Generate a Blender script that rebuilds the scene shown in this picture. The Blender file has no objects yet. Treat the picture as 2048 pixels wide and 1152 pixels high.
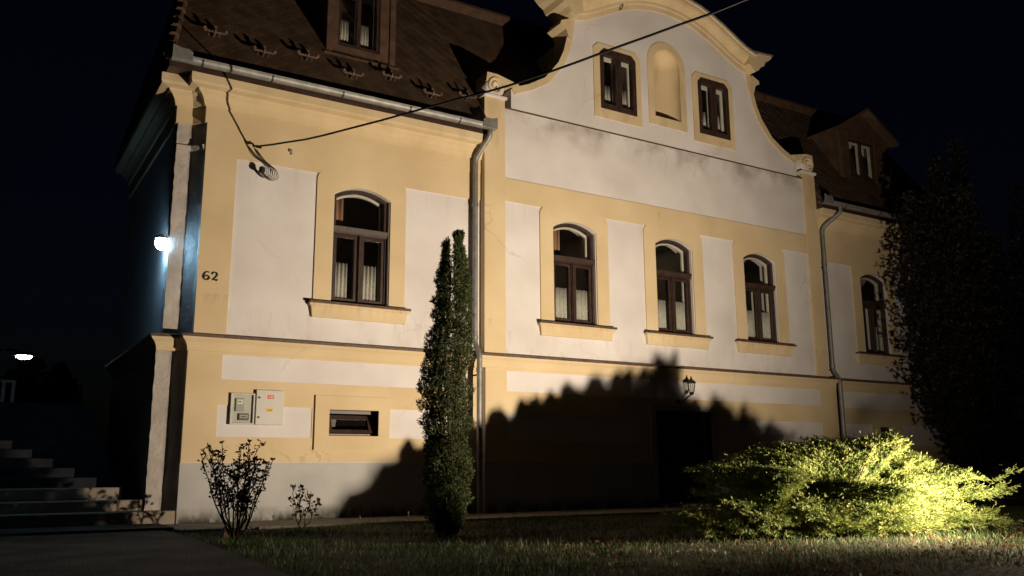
import bpy, math, random
import numpy as np
from mathutils import Vector, Matrix
from mathutils.geometry import tessellate_polygon
random.seed(7); rng = np.random.default_rng(7)
S = bpy.context.scene
C = bpy.context.collection
R = math.radians

# ------------------------------------------------------------------ camera
ZC = 0.785
yaw, pit, roll = R(31.6), R(11.4735), R(-0.3326)
fwd = Vector((math.sin(yaw)*math.cos(pit), math.cos(yaw)*math.cos(pit), math.sin(pit)))
rgt = Vector((math.cos(yaw), -math.sin(yaw), 0)); upv = rgt.cross(fwd)
r2 = rgt*math.cos(roll) + upv*math.sin(roll); u2 = -rgt*math.sin(roll) + upv*math.cos(roll)
cd = bpy.data.cameras.new('camera'); cam = bpy.data.objects.new('camera', cd); C.objects.link(cam)
cd.sensor_width = 36; cd.lens = 36*1770.6/2048; cd.clip_start = 0.1; cd.clip_end = 1000
cam.matrix_world = Matrix(((r2.x, u2.x, -fwd.x, 0), (r2.y, u2.y, -fwd.y, -14.0), (r2.z, u2.z, -fwd.z, ZC), (0, 0, 0, 1)))
S.camera = cam
# ------------------------------------------------------------------ night sky, exposure
W = bpy.data.worlds.new('World'); S.world = W; W.use_nodes = True
wn = W.node_tree.nodes; wl = W.node_tree.links
sky = wn.new('ShaderNodeTexSky'); sky.sky_type = 'NISHITA'; sky.sun_disc = False
sky.sun_elevation = R(1.5); sky.sun_rotation = R(200)
wn['Background'].inputs[1].default_value = 0.0015
tint = wn.new('ShaderNodeMix'); tint.data_type = 'RGBA'; tint.blend_type = 'MULTIPLY'; tint.inputs['Factor'].default_value = 1
tint.inputs['B'].default_value = (.45, .70, 1.7, 1)                # moonless night: the same sky, bluer
wl.new(sky.outputs[0], tint.inputs['A']); wl.new(tint.outputs['Result'], wn['Background'].inputs[0])
S.view_settings.view_transform = 'Standard'; S.view_settings.look = 'None'
S.view_settings.exposure = 0; S.view_settings.gamma = 1; S.view_settings.use_curve_mapping = False
# the garden floodlight that lights the house (its fixture is built below)
FL = Vector((9.55, -9.1, 0.50)); FT = Vector((6.2, 0, 8.0))
sd = bpy.data.lights.new('floodlight_beam', 'SPOT'); sd.energy = 5050; sd.color = (1.0, 0.815, 0.59)
sd.spot_size = R(161); sd.spot_blend = 1.0; sd.shadow_soft_size = 0.045
so = bpy.data.objects.new('floodlight_beam', sd); C.objects.link(so)
so.location = FL; so.rotation_euler = (FT-FL).to_track_quat('-Z', 'Y').to_euler()

# ------------------------------------------------------------------ helpers
def to_px(X, Y, Z):
    v = Vector((X, Y+14, Z-ZC)); return (1024+1770.6*v.dot(r2)/v.dot(fwd), 576-1770.6*v.dot(u2)/v.dot(fwd))
def at_Y(x, y, Y):                                   # pixel -> point on the vertical plane Y
    d = r2*(x-1024) + u2*(576-y) + fwd*1770.6
    t = (Y+14)/d.y; return Vector((d.x*t, Y, d.z*t+ZC))

class MB:
    def __init__(s): s.v = []; s.f = []
    def add(s, vs, fs):
        n = len(s.v); s.v += [tuple(p) for p in vs]; s.f += [tuple(i+n for i in f) for f in fs]; return s
    def box(s, x0, x1, y0, y1, z0, z1):
        return s.add([(x, y, z) for z in (z0, z1) for y in (y0, y1) for x in (x0, x1)],
                     [(0,2,3,1),(4,5,7,6),(0,1,5,4),(2,6,7,3),(0,4,6,2),(1,3,7,5)])
    def plate(s, outer, holes, y0, y1):              # polygon in XZ with holes, from y0 (front) to y1 (back)
        loops = [outer]+list(holes)
        flat = [p for l in loops for p in l]
        tris = tessellate_polygon([[Vector((p[0], p[1], 0)) for p in l] for l in loops])
        n = len(flat); vs = [(p[0], y0, p[1]) for p in flat]+[(p[0], y1, p[1]) for p in flat]; fs = []
        for a, b, c in tris:
            A, B, D = flat[a], flat[b], flat[c]
            cr = (B[0]-A[0])*(D[1]-A[1])-(B[1]-A[1])*(D[0]-A[0])
            if cr < 0: b, c = c, b
            fs.append((a, b, c)); fs.append((a+n, c+n, b+n))
        k = 0
        for li, l in enumerate(loops):
            ar = sum(l[i][0]*l[(i+1) % len(l)][1]-l[(i+1) % len(l)][0]*l[i][1] for i in range(len(l)))
            for i in range(len(l)):
                a, b = k+i, k+(i+1) % len(l)
                if (ar > 0) == (li == 0): fs.append((a, a+n, b+n, b))
                else: fs.append((a, b, b+n, a+n))
            k += len(l)
        return s.add(vs, fs)
    def rect(s, x0, x1, z0, z1, y0, y1): return s.box(x0, x1, y0, y1, z0, z1)
    def sweep(s, path, prof, closed=True):           # plan path (x,y); profile (outward offset, z)
        n = len(path); m = len(prof); vs = []
        for i, p in enumerate(path):
            def nrm(a, b):
                d = Vector((b[0]-a[0], b[1]-a[1])); d.normalize(); return Vector((d.y, -d.x))
            n1 = nrm(path[i-1], p) if i else None; n2 = nrm(p, path[i+1]) if i < n-1 else None
            if n1 is None: o = n2
            elif n2 is None: o = n1
            else:
                h = (n1+n2).normalized(); o = h/max(.35, h.dot(n1))
            vs += [(p[0]+o.x*q[0], p[1]+o.y*q[0], q[1]) for q in prof]
        fs = []
        for i in range(n-1):
            for j in range(m if closed else m-1):
                a = i*m+j; b = i*m+(j+1) % m
                fs.append((a, a+m, b+m, b))
        if closed: fs += [tuple(range(m)), tuple(range((n-1)*m, n*m))[::-1]]
        return s.add(vs, fs)
    def sweepz(s, path, prof):                       # path in XZ; profile (normal offset, y)
        n = len(path); m = len(prof); vs = []
        for i, p in enumerate(path):
            a = path[max(0, i-1)]; b = path[min(n-1, i+1)]
            d = Vector((b[0]-a[0], b[1]-a[1])).normalized(); o = Vector((-d.y, d.x))
            vs += [(p[0]+o.x*q[0], q[1], p[1]+o.y*q[0]) for q in prof]
        fs = [(i*m+j, (i+1)*m+j, (i+1)*m+(j+1) % m, i*m+(j+1) % m) for i in range(n-1) for j in range(m)]
        fs += [tuple(range(m)), tuple(range((n-1)*m, n*m))[::-1]]
        return s.add(vs, fs)
    def tube(s, pts, rad, k=6, cap=True):
        pts = [Vector(p) for p in pts]; n = len(pts); vs = []
        rr = rad if isinstance(rad, (list, tuple)) else [rad]*n
        prev = None
        for i, p in enumerate(pts):
            d = (pts[min(n-1, i+1)]-pts[max(0, i-1)]).normalized()
            if prev is None: a = d.orthogonal().normalized()
            else: a = (prev-d*prev.dot(d)).normalized()
            prev = a; b = d.cross(a)
            vs += [p+(a*math.cos(t)+b*math.sin(t))*rr[i] for t in [2*math.pi*j/k for j in range(k)]]
        fs = [(i*k+j, i*k+(j+1) % k, (i+1)*k+(j+1) % k, (i+1)*k+j) for i in range(n-1) for j in range(k)]
        if cap: fs += [tuple(range(k))[::-1], tuple(range((n-1)*k, n*k))]
        return s.add(vs, fs)
    def lathe(s, c, prof, k=12, axis='z'):           # profile (radius, height)
        vs = []; m = len(prof)
        for r, h in prof:
            for j in range(k):
                t = 2*math.pi*j/k; a, b = r*math.cos(t), r*math.sin(t)
                vs.append((c[0]+a, c[1]+b, c[2]+h) if axis == 'z' else ((c[0]+a, c[1]-h, c[2]+b) if axis == 'y' else (c[0]+h, c[1]+a, c[2]+b)))
        fs = [(i*k+j, i*k+(j+1) % k, (i+1)*k+(j+1) % k, (i+1)*k+j) for i in range(m-1) for j in range(k)]
        fs += [tuple(range(k))[::-1], tuple(range((m-1)*k, m*k))]
        return s.add(vs, fs)
    def mesh(s, name): 
        me = bpy.data.meshes.new(name); me.from_pydata(s.v, [], s.f); me.update(); return me
    def build(s, name, mat, parent=None, smooth=False, bevel=0):
        me = s.mesh(name); return link(name, me, mat, parent, smooth, bevel)
ORG = {}
def link(name, me, mat, parent=None, smooth=False, bevel=0, loc=None):
    o = bpy.data.objects.new(name, me); C.objects.link(o)
    if not me.materials: me.materials.append(M[mat])
    if smooth:
        me.polygons.foreach_set('use_smooth', [True]*len(me.polygons))
        md = o.modifiers.new('n', 'EDGE_SPLIT'); md.split_angle = R(40)
    if loc is not None: o.location = loc
    if bevel:
        md = o.modifiers.new('b', 'BEVEL'); md.width = bevel; md.segments = 1; md.limit_method = 'ANGLE'
    if parent is not None:
        o.parent = parent; o.matrix_parent_inverse = Matrix.Translation(-ORG[parent.name])
    ORG[o.name] = Vector((0, 0, 0))
    return o
def sub(o, parent):                                   # parent whose world matrix is only the root's translation
    return o
def thing(name, loc, label, cat, group=None):
    o = bpy.data.objects.new(name, None); C.objects.link(o); o.location = loc; o.empty_display_size = .2
    ORG[o.name] = Vector(loc); tag(o, label, cat, group); return o
def tag(o, label, cat, group=None):
    o['label'] = label; o['category'] = cat
    if group: o['group'] = group
    return o
def part_empty(name, parent, loc):                    # a part that groups its own pieces
    o = bpy.data.objects.new(name, None); C.objects.link(o); o.parent = parent
    o.location = Vector(loc)-ORG[parent.name]; o.empty_display_size = .1; ORG[o.name] = Vector(loc); return o
def fast_mesh(name, V, F):                            # V (n,3), F (m,k) arrays
    me = bpy.data.meshes.new(name); n = len(V); m, k = F.shape
    me.vertices.add(n); me.vertices.foreach_set('co', np.asarray(V, dtype=np.float32).ravel())
    me.loops.add(m*k); me.loops.foreach_set('vertex_index', F.astype(np.int32).ravel())
    me.polygons.add(m); me.polygons.foreach_set('loop_start', np.arange(0, m*k, k, dtype=np.int32))
    me.update(calc_edges=True); me.validate(); return me

# ------------------------------------------------------------------ materials
M = {}
def mat(name, col, rough=.8, col2=None, scale=4, bump=0, bscale=60, metal=0, spec=.3, detail=6, dist=.01, ramp=(.35, .65)):
    m = bpy.data.materials.new(name); m.use_nodes = True; nt = m.node_tree; N = nt.nodes; Lk = nt.links
    b = N['Principled BSDF']; b.inputs['Roughness'].default_value = rough; b.inputs['Metallic'].default_value = metal
    b.inputs['Specular IOR Level'].default_value = spec
    b.inputs['Base Color'].default_value = (*col, 1)
    geo = N.new('ShaderNodeNewGeometry')
    if col2:
        no = N.new('ShaderNodeTexNoise'); no.inputs['Scale'].default_value = scale; no.inputs['Detail'].default_value = detail
        Lk.new(geo.outputs['Position'], no.inputs['Vector'])
        rp = N.new('ShaderNodeValToRGB'); rp.color_ramp.elements[0].color = (*col, 1); rp.color_ramp.elements[1].color = (*col2, 1)
        rp.color_ramp.elements[0].position, rp.color_ramp.elements[1].position = ramp
        Lk.new(no.outputs['Fac'], rp.inputs['Fac']); Lk.new(rp.outputs['Color'], b.inputs['Base Color'])
    if bump:
        n2 = N.new('ShaderNodeTexNoise'); n2.inputs['Scale'].default_value = bscale; n2.inputs['Detail'].default_value = 5
        Lk.new(geo.outputs['Position'], n2.inputs['Vector'])
        bp = N.new('ShaderNodeBump'); bp.inputs['Strength'].default_value = bump; bp.inputs['Distance'].default_value = dist
        Lk.new(n2.outputs['Fac'], bp.inputs['Height']); Lk.new(bp.outputs['Normal'], b.inputs['Normal'])
    M[name] = m; return m
def color_link(m):                                    # the socket that feeds Base Color
    b = m.node_tree.nodes['Principled BSDF']; l = b.inputs['Base Color'].links[0]; return b, l.from_socket
def stain(m, dark, z0, z1, scale, thr=(.4, .62), zs=None, amount=.8, zlo=None):
    """grime whose density follows a noise and fades out between heights z0 (full) and z1 (none)"""
    nt = m.node_tree; N = nt.nodes; Lk = nt.links; b, src = color_link(m)
    geo = N.new('ShaderNodeNewGeometry'); sp = N.new('ShaderNodeSeparateXYZ'); Lk.new(geo.outputs['Position'], sp.inputs[0])
    mr = N.new('ShaderNodeMapRange'); mr.inputs['From Min'].default_value = z0; mr.inputs['From Max'].default_value = z1
    mr.inputs['To Min'].default_value = 1; mr.inputs['To Max'].default_value = 0; Lk.new(sp.outputs['Z'], mr.inputs['Value'])
    mp = N.new('ShaderNodeMapping'); mp.inputs['Scale'].default_value = scale; Lk.new(geo.outputs['Position'], mp.inputs['Vector'])
    no = N.new('ShaderNodeTexNoise'); no.inputs['Scale'].default_value = 1; no.inputs['Detail'].default_value = 7
    Lk.new(mp.outputs[0], no.inputs['Vector'])
    r = N.new('ShaderNodeMapRange'); r.inputs['From Min'].default_value = thr[0]; r.inputs['From Max'].default_value = thr[1]
    Lk.new(no.outputs['Fac'], r.inputs['Value'])
    mu = N.new('ShaderNodeMath'); mu.operation = 'MULTIPLY'; Lk.new(mr.outputs[0], mu.inputs[0]); Lk.new(r.outputs[0], mu.inputs[1])
    if zs is not None:                                # nothing above zs
        lt = N.new('ShaderNodeMath'); lt.operation = 'LESS_THAN'; lt.inputs[1].default_value = zs; Lk.new(sp.outputs['Z'], lt.inputs[0])
        m3 = N.new('ShaderNodeMath'); m3.operation = 'MULTIPLY'; Lk.new(mu.outputs[0], m3.inputs[0]); Lk.new(lt.outputs[0], m3.inputs[1]); mu = m3
    if zlo is not None:
        lt = N.new('ShaderNodeMath'); lt.operation = 'GREATER_THAN'; lt.inputs[1].default_value = zlo; Lk.new(sp.outputs['Z'], lt.inputs[0])
        m3 = N.new('ShaderNodeMath'); m3.operation = 'MULTIPLY'; Lk.new(mu.outputs[0], m3.inputs[0]); Lk.new(lt.outputs[0], m3.inputs[1]); mu = m3
    m2 = N.new('ShaderNodeMath'); m2.operation = 'MULTIPLY'; m2.inputs[1].default_value = amount; Lk.new(mu.outputs[0], m2.inputs[0])
    mx = N.new('ShaderNodeMix'); mx.data_type = 'RGBA'; Lk.new(m2.outputs[0], mx.inputs['Factor'])
    Lk.new(src, mx.inputs['A']); mx.inputs['B'].default_value = (*dark, 1); Lk.new(mx.outputs['Result'], b.inputs['Base Color'])

white = mat('white_plaster', (.58, .545, .545), .9, (.72, .70, .715), 1.1, .45, 55, dist=.008, detail=9, ramp=(.25, .75))
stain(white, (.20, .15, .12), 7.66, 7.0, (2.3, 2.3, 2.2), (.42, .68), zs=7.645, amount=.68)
stain(white, (.42, .33, .28), 2.83, 3.02, (5, 5, 3), (.50, .68), amount=.45, zlo=2.8)
yel = mat('yellow_plaster', (.56, .435, .265), .9, (.69, .565, .375), 1.0, .35, 55, dist=.007, detail=9, ramp=(.25, .75))
stain(yel, (.30, .21, .12), 3.46, 3.24, (9, 9, 1.4), (.50, .70), zs=3.47, zlo=3.2, amount=.45)
stain(yel, (.33, .24, .14), 6.93, 6.3, (3.2, 3.2, 1.0), (.50, .72), amount=.35)
stain(white, (.44, .37, .32), 3.26, 2.84, (8, 8, .8), (.52, .72), zs=3.27, zlo=2.8, amount=.4)
stain(white, (.40, .35, .31), 5.78, 5.1, (4.5, 4.5, .7), (.54, .74), zs=5.8, zlo=5.0, amount=.35)
def cracks(m, dark, scale, amount):
    nt = m.node_tree; N = nt.nodes; Lk = nt.links; b, src = color_link(m); geo = N.new('ShaderNodeNewGeometry')
    no = N.new('ShaderNodeTexNoise'); no.inputs['Scale'].default_value = 2.2; no.inputs['Detail'].default_value = 6; Lk.new(geo.outputs['Position'], no.inputs['Vector'])
    ad = N.new('ShaderNodeMix'); ad.data_type = 'RGBA'; ad.blend_type = 'ADD'; ad.inputs['Factor'].default_value = .55; Lk.new(geo.outputs['Position'], ad.inputs['A']); Lk.new(no.outputs['Color'], ad.inputs['B'])
    vo = N.new('ShaderNodeTexVoronoi'); vo.feature = 'DISTANCE_TO_EDGE'; vo.inputs['Scale'].default_value = scale; Lk.new(ad.outputs['Result'], vo.inputs['Vector'])
    r = N.new('ShaderNodeMapRange'); r.inputs['From Min'].default_value = 0; r.inputs['From Max'].default_value = .008; r.inputs['To Min'].default_value = 1; r.inputs['To Max'].default_value = 0; Lk.new(vo.outputs['Distance'], r.inputs['Value'])
    n2 = N.new('ShaderNodeTexNoise'); n2.inputs['Scale'].default_value = .7; Lk.new(geo.outputs['Position'], n2.inputs['Vector'])
    k = N.new('ShaderNodeMapRange'); k.inputs['From Min'].default_value = .52; k.inputs['From Max'].default_value = .66; Lk.new(n2.outputs['Fac'], k.inputs['Value'])
    mu = N.new('ShaderNodeMath'); mu.operation = 'MULTIPLY'; Lk.new(r.outputs[0], mu.inputs[0]); Lk.new(k.outputs[0], mu.inputs[1])
    m2 = N.new('ShaderNodeMath'); m2.operation = 'MULTIPLY'; m2.inputs[1].default_value = amount; Lk.new(mu.outputs[0], m2.inputs[0])
    mx = N.new('ShaderNodeMix'); mx.data_type = 'RGBA'; Lk.new(m2.outputs[0], mx.inputs['Factor']); Lk.new(src, mx.inputs['A']); mx.inputs['B'].default_value = (*dark, 1); Lk.new(mx.outputs['Result'], b.inputs['Base Color'])
cracks(white, (.36, .30, .26), .5, .42); cracks(yel, (.34, .23, .12), .5, .4)
pl = mat('grey_plinth', (.40, .40, .405), .92, (.47, .465, .465), 2.0, .3, 60, dist=.008)
stain(pl, (.05, .045, .03), .03, .24, (7, 7, 4), (.32, .58), amount=.95)
mat('rough_plaster', (.40, .37, .35), .95, (.52, .48, .46), 3, .5, 15, dist=.03)
mat('brown_paint', (.030, .016, .013), .42, (.052, .030, .024), 9, .15, 40, spec=.5)
mat('brown_metal', (.075, .042, .030), .5, (.14, .09, .07), 12, .1, 40)
mat('white_paint', (.62, .58, .53), .5, (.70, .66, .60), 5)
mat('room_wall', (.62, .56, .50), .9, (.70, .64, .58), 2)
mat('zinc', (.22, .22, .22), .55, (.32, .32, .32), 7, .05, 30, metal=.55)
mat('black_iron', (.018, .016, .015), .5, (.03, .026, .022), 20, spec=.4)
mat('black_rubber', (.012, .011, .010), .7)
mat('grey_plastic', (.50, .49, .46), .45, (.54, .53, .50), 3, spec=.5)
mat('meter_dark', (.12, .12, .12), .5); mat('meter_pale', (.40, .40, .38), .5)
mat('red_sticker', (.62, .03, .03), .5); mat('yellow_sticker', (.80, .48, .03), .5); mat('sticker_white', (.75, .72, .7), .5)
mat('brown_cloth', (.26, .15, .10), .9, (.33, .20, .14), 22)
mat('door_wood', (.055, .026, .014), .5, (.085, .042, .022), 7, .2, 30)
mat('concrete', (.20, .175, .15), .95, (.28, .25, .22), 3, .5, 50)
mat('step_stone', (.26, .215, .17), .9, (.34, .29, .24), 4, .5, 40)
mat('shaded_stone', (.009, .010, .012), .95, (.020, .022, .026), 4, .5, 40)  # upper steps: shade painted into the stone colour, so stray light shows less
mat('asphalt', (.030, .031, .033), .9, (.085, .083, .08), 1.7, .8, 45, detail=10, dist=.02)
mat('bark', (.06, .042, .03), .95, (.10, .075, .055), 14, .8, 40, dist=.02)
mat('rose_stem', (.035, .026, .018), .8, (.05, .035, .022), 10)
mat('pale_wood', (.30, .24, .17), .7, (.36, .3, .22), 8)
mat('pink_plastic', (.62, .36, .30), .6)
rf = mat('roof_tile', (.055, .034, .022), .62, (.105, .064, .042), 3.2, .4, 40, spec=.35)
mat('roof_trim', (.060, .034, .022), .7, (.095, .055, .036), 5, .2, 40)
lawn = mat('soil', (.030, .027, .014), .95, (.055, .042, .022), 2.2, .8, 30, dist=.03)
def leafmat(name, c1, c2, scale, rough=.6, trans=.25, c3=None):
    m = mat(name, c1, rough, c2, scale, spec=.25); nt = m.node_tree; N = nt.nodes; b, src = color_link(m)
    tr = N.new('ShaderNodeBsdfTranslucent'); nt.links.new(src, tr.inputs[0])
    mx = N.new('ShaderNodeMixShader'); mx.inputs[0].default_value = trans
    nt.links.new(b.outputs[0], mx.inputs[1]); nt.links.new(tr.outputs[0], mx.inputs[2])
    nt.links.new(mx.outputs[0], N['Material Output'].inputs[0]); return m
leafmat('juniper_needles', (.080, .115, .022), (.195, .215, .055), 5)
leafmat('yew_needles', (.026, .042, .012), (.075, .090, .030), 9)
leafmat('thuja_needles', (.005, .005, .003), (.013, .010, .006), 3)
leafmat('rose_leaves', (.030, .020, .011), (.060, .040, .020), 12)
leafmat('grass', (.030, .060, .014), (.080, .115, .035), 3)
leafmat('dry_grass', (.14, .13, .065), (.24, .22, .12), 9)
leafmat('dead_leaf', (.12, .06, .03), (.24, .14, .07), 12)
leafmat('lace', (.62, .60, .56), (.78, .76, .72), 26, .9, .35)
def glass(name):
    m = bpy.data.materials.new(name); m.use_nodes = True; N = m.node_tree.nodes; Lk = m.node_tree.links
    N.remove(N['Principled BSDF'])
    t = N.new('ShaderNodeBsdfTransparent'); t.inputs[0].default_value = (.96, .97, .96, 1)
    g = N.new('ShaderNodeBsdfGlossy'); g.inputs['Roughness'].default_value = .03
    ge = N.new('ShaderNodeNewGeometry'); ir = N.new('ShaderNodeMapRange'); ir.inputs['To Min'].default_value = 1.45; ir.inputs['To Max'].default_value = 1/1.45
    Lk.new(ge.outputs['Backfacing'], ir.inputs['Value']); f = N.new('ShaderNodeFresnel'); Lk.new(ir.outputs[0], f.inputs[0]); x = N.new('ShaderNodeMixShader')
    Lk.new(f.outputs[0], x.inputs[0]); Lk.new(t.outputs[0], x.inputs[1]); Lk.new(g.outputs[0], x.inputs[2])
    Lk.new(x.outputs[0], N['Material Output'].inputs[0]); M[name] = m
glass('glass')
def emit(name, col, st):
    m = bpy.data.materials.new(name); m.use_nodes = True; N = m.node_tree.nodes; b = N['Principled BSDF']
    b.inputs['Emission Color'].default_value = (*col, 1); b.inputs['Emission Strength'].default_value = st
    b.inputs['Base Color'].default_value = (.8, .8, .8, 1); M[name] = m
emit('led_white', (.36, .70, 1.0), 140); emit('street_led', (.9, .95, 1.0), 60); emit('flood_glass', (1, .8, .58), 900)

# ------------------------------------------------------------------ ground
def struct(o): o['kind'] = 'structure'; return o
def gz(x, y):
    if y > -9.6: return -.02
    return -.02-.78*min(1, (-9.6-y)/3.5)
gx = [-150, -60, -25]+[i for i in range(-12, 31, 2)]+[45, 80, 160]
gy = [-150, -60, -25, -16, -13.2, -12.3, -11.4, -10.5, -9.6, -8, -5, -2, 0, 3, 8, 15, 30, 60, 200]
v = [(x, y, gz(x, y)) for y in gy for x in gx]; n = len(gx)
f = [(j*n+i, j*n+i+1, (j+1)*n+i+1, (j+1)*n+i) for j in range(len(gy)-1) for i in range(n-1)]
g = MB(); g.v = v; g.f = f; struct(g.build('lawn', 'soil', None, True))
struct(MB().box(2.55, 25, -1.55, .1, -.1, .012).build('walkway', 'concrete', bevel=.012))
pv = MB(); pp = [(-30, -1.2), (2.42, -1.2), (2.42, -3.4), (2.27, -6.2), (2.1, -9.6), (-30, -9.6)]
pv.v = [(x, y, -.004) for x, y in pp]+[(x, y, -.1) for x, y in pp]; pv.f = [(5, 4, 3, 2, 1, 0)]+[(i, (i+1) % 6, (i+1) % 6+6, i+6) for i in range(6)]
struct(pv.build('driveway', 'asphalt'))
struct(MB().box(-30, 2.54, -1.2, .6, -.1, .03).build('forecourt', 'asphalt'))

# ------------------------------------------------------------------ the house
H = thing('house', (12.6, 0, 0), 'long yellow and white rendered house with curved gable and mansard roof', 'house')
def arc(x0, x1, zs, rise, n=12):                      # from (x1,zs) over the top to (x0,zs)
    w = (x1-x0)/2; r = (w*w+rise*rise)/(2*rise); cx = (x0+x1)/2; cz = zs+rise-r; a = math.asin(w/r)
    return [(cx+r*math.sin(a-2*a*i/n), cz+r*math.cos(a-2*a*i/n)) for i in range(n+1)]
def archpoly(x0, x1, z0, zs, rise): return [(x0, z0), (x1, z0)]+arc(x0, x1, zs, rise)
def rpoly(x0, x1, z0, z1): return [(x0, z0), (x1, z0), (x1, z1), (x0, z1)]
def cham(x0, x1, z0, z1, c): return [(x0, z0), (x1, z0), (x1, z1-c), (x1-c, z1), (x0+c, z1), (x0, z1-c)]
def roundtop(x0, x1, z0, z1, r, n=6):
    p = [(x0, z0), (x1, z0)]
    p += [(x1-r+r*math.cos(t), z1-r+r*math.sin(t)) for t in [math.pi/2*i/n for i in range(n+1)]]
    p += [(x0+r-r*math.sin(t), z1-r+r*math.cos(t)) for t in [math.pi/2*i/n for i in range(n+1)]]
    return p
WINS = [(5.56, 0.0), (10.0, -.12), (12.6, -.12), (15.19, -.12), (19.40, 0.0)]
HW = .53; Z0, ZS, RISE = 3.50, 5.41, .17
def base_hole(cx): return archpoly(cx-HW+.02, cx+HW-.02, Z0+.02, ZS, RISE-.01)
# upper walls (white ground coat)
MB().plate([(2.87, 2.76), (7.94, 2.76), (7.94, 6.95), (2.87, 6.95)], [base_hole(5.56)], 0, .34).build('wall', 'white_plaster', H)
MB().plate([(17.27, 2.76), (22.3, 2.76), (22.3, 6.95), (17.27, 6.95)], [base_hole(19.40)], 0, .34).build('wall', 'white_plaster', H)
MB().plate([(7.93, 2.76), (17.28, 2.76), (17.28, 7.655), (7.93, 7.655)], [base_hole(c) for c in (10.0, 12.6, 15.19)], -.12, .34).build('wall', 'white_plaster', H)
# yellow plaster fields, 12 mm proud
MB().plate([(2.87, 2.81), (3.36, 2.81), (3.37, 5.735), (7.93, 5.735), (7.93, 6.262), (2.87, 6.262)], [], -.027, .01).build('frieze', 'yellow_plaster', H)
MB().plate([(17.28, 5.70), (21.8, 5.70), (21.8, 2.81), (22.3, 2.81), (22.3, 6.262), (17.28, 6.262)], [], -.027, .01).build('frieze', 'yellow_plaster', H)
MB().plate([(8.38, 5.775), (16.855, 5.775), (16.855, 6.225), (8.38, 6.225)], [], -.147, -.1).build('frieze', 'yellow_plaster', H)
for x0, x1 in ((7.925, 8.385), (16.85, 17.285)):
    MB().box(x0, x1, -.152, .3, 2.81, 7.85).build('pilaster', 'yellow_plaster', H, bevel=.008)
# ---- curved gable
EDGE = [(4.07, 7.655), (4.07, 8.08), (4.0, 8.13), (3.67, 8.27), (3.27, 8.51), (2.94, 8.92), (2.80, 9.22), (2.68, 9.68), (2.64, 10.02)]
ARCH = [(2.5, 10.09), (2.2, 10.18), (1.95, 10.30), (1.73, 10.42), (1.42, 10.58), (1.1, 10.72), (.8, 10.82), (.5, 10.885), (.25, 10.915), (0, 10.925)]
cx = 12.605
out = [(cx+d, z) for d, z in EDGE]+[(cx+d, z) for d, z in ARCH]+[(cx-d, z) for d, z in ARCH[::-1][1:]]+[(cx-d, z) for d, z in EDGE[::-1]]
GW = [(10.73, 11.70), (13.515, 14.47)]
gh = [cham(a+.02, b-.02, 8.19, 9.50, .10) for a, b in GW]
nic = archpoly(12.22, 12.985, 8.30, 9.58, .375)
MB().plate(out, gh+[nic], -.135, .30).build('gable_wall', 'white_plaster', H)
MB().box(8.39, 16.845, -.150, -.13, 7.645, 7.668).build('ledge', 'brown_metal', H)
# yellow band along the curved flanks
for s in (1, -1):
    e = [(cx+s*d, z) for d, z in EDGE[1:]]; 
    ins = []
    for i, (d, z) in enumerate(EDGE[1:]):
        a = EDGE[1:][max(0, i-1)]; b = EDGE[1:][min(len(EDGE)-2, i+1)]
        t = Vector((b[0]-a[0], b[1]-a[1])).normalized(); nn = Vector((-t.y, t.x))
        if nn.x > 0: nn = -nn
        ins.append((cx+s*(d+nn.x*.13), z+nn.y*.13))
    MB().plate(e+ins[::-1], [], -.160, .31).build('gable_band', 'yellow_plaster', H)
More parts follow.
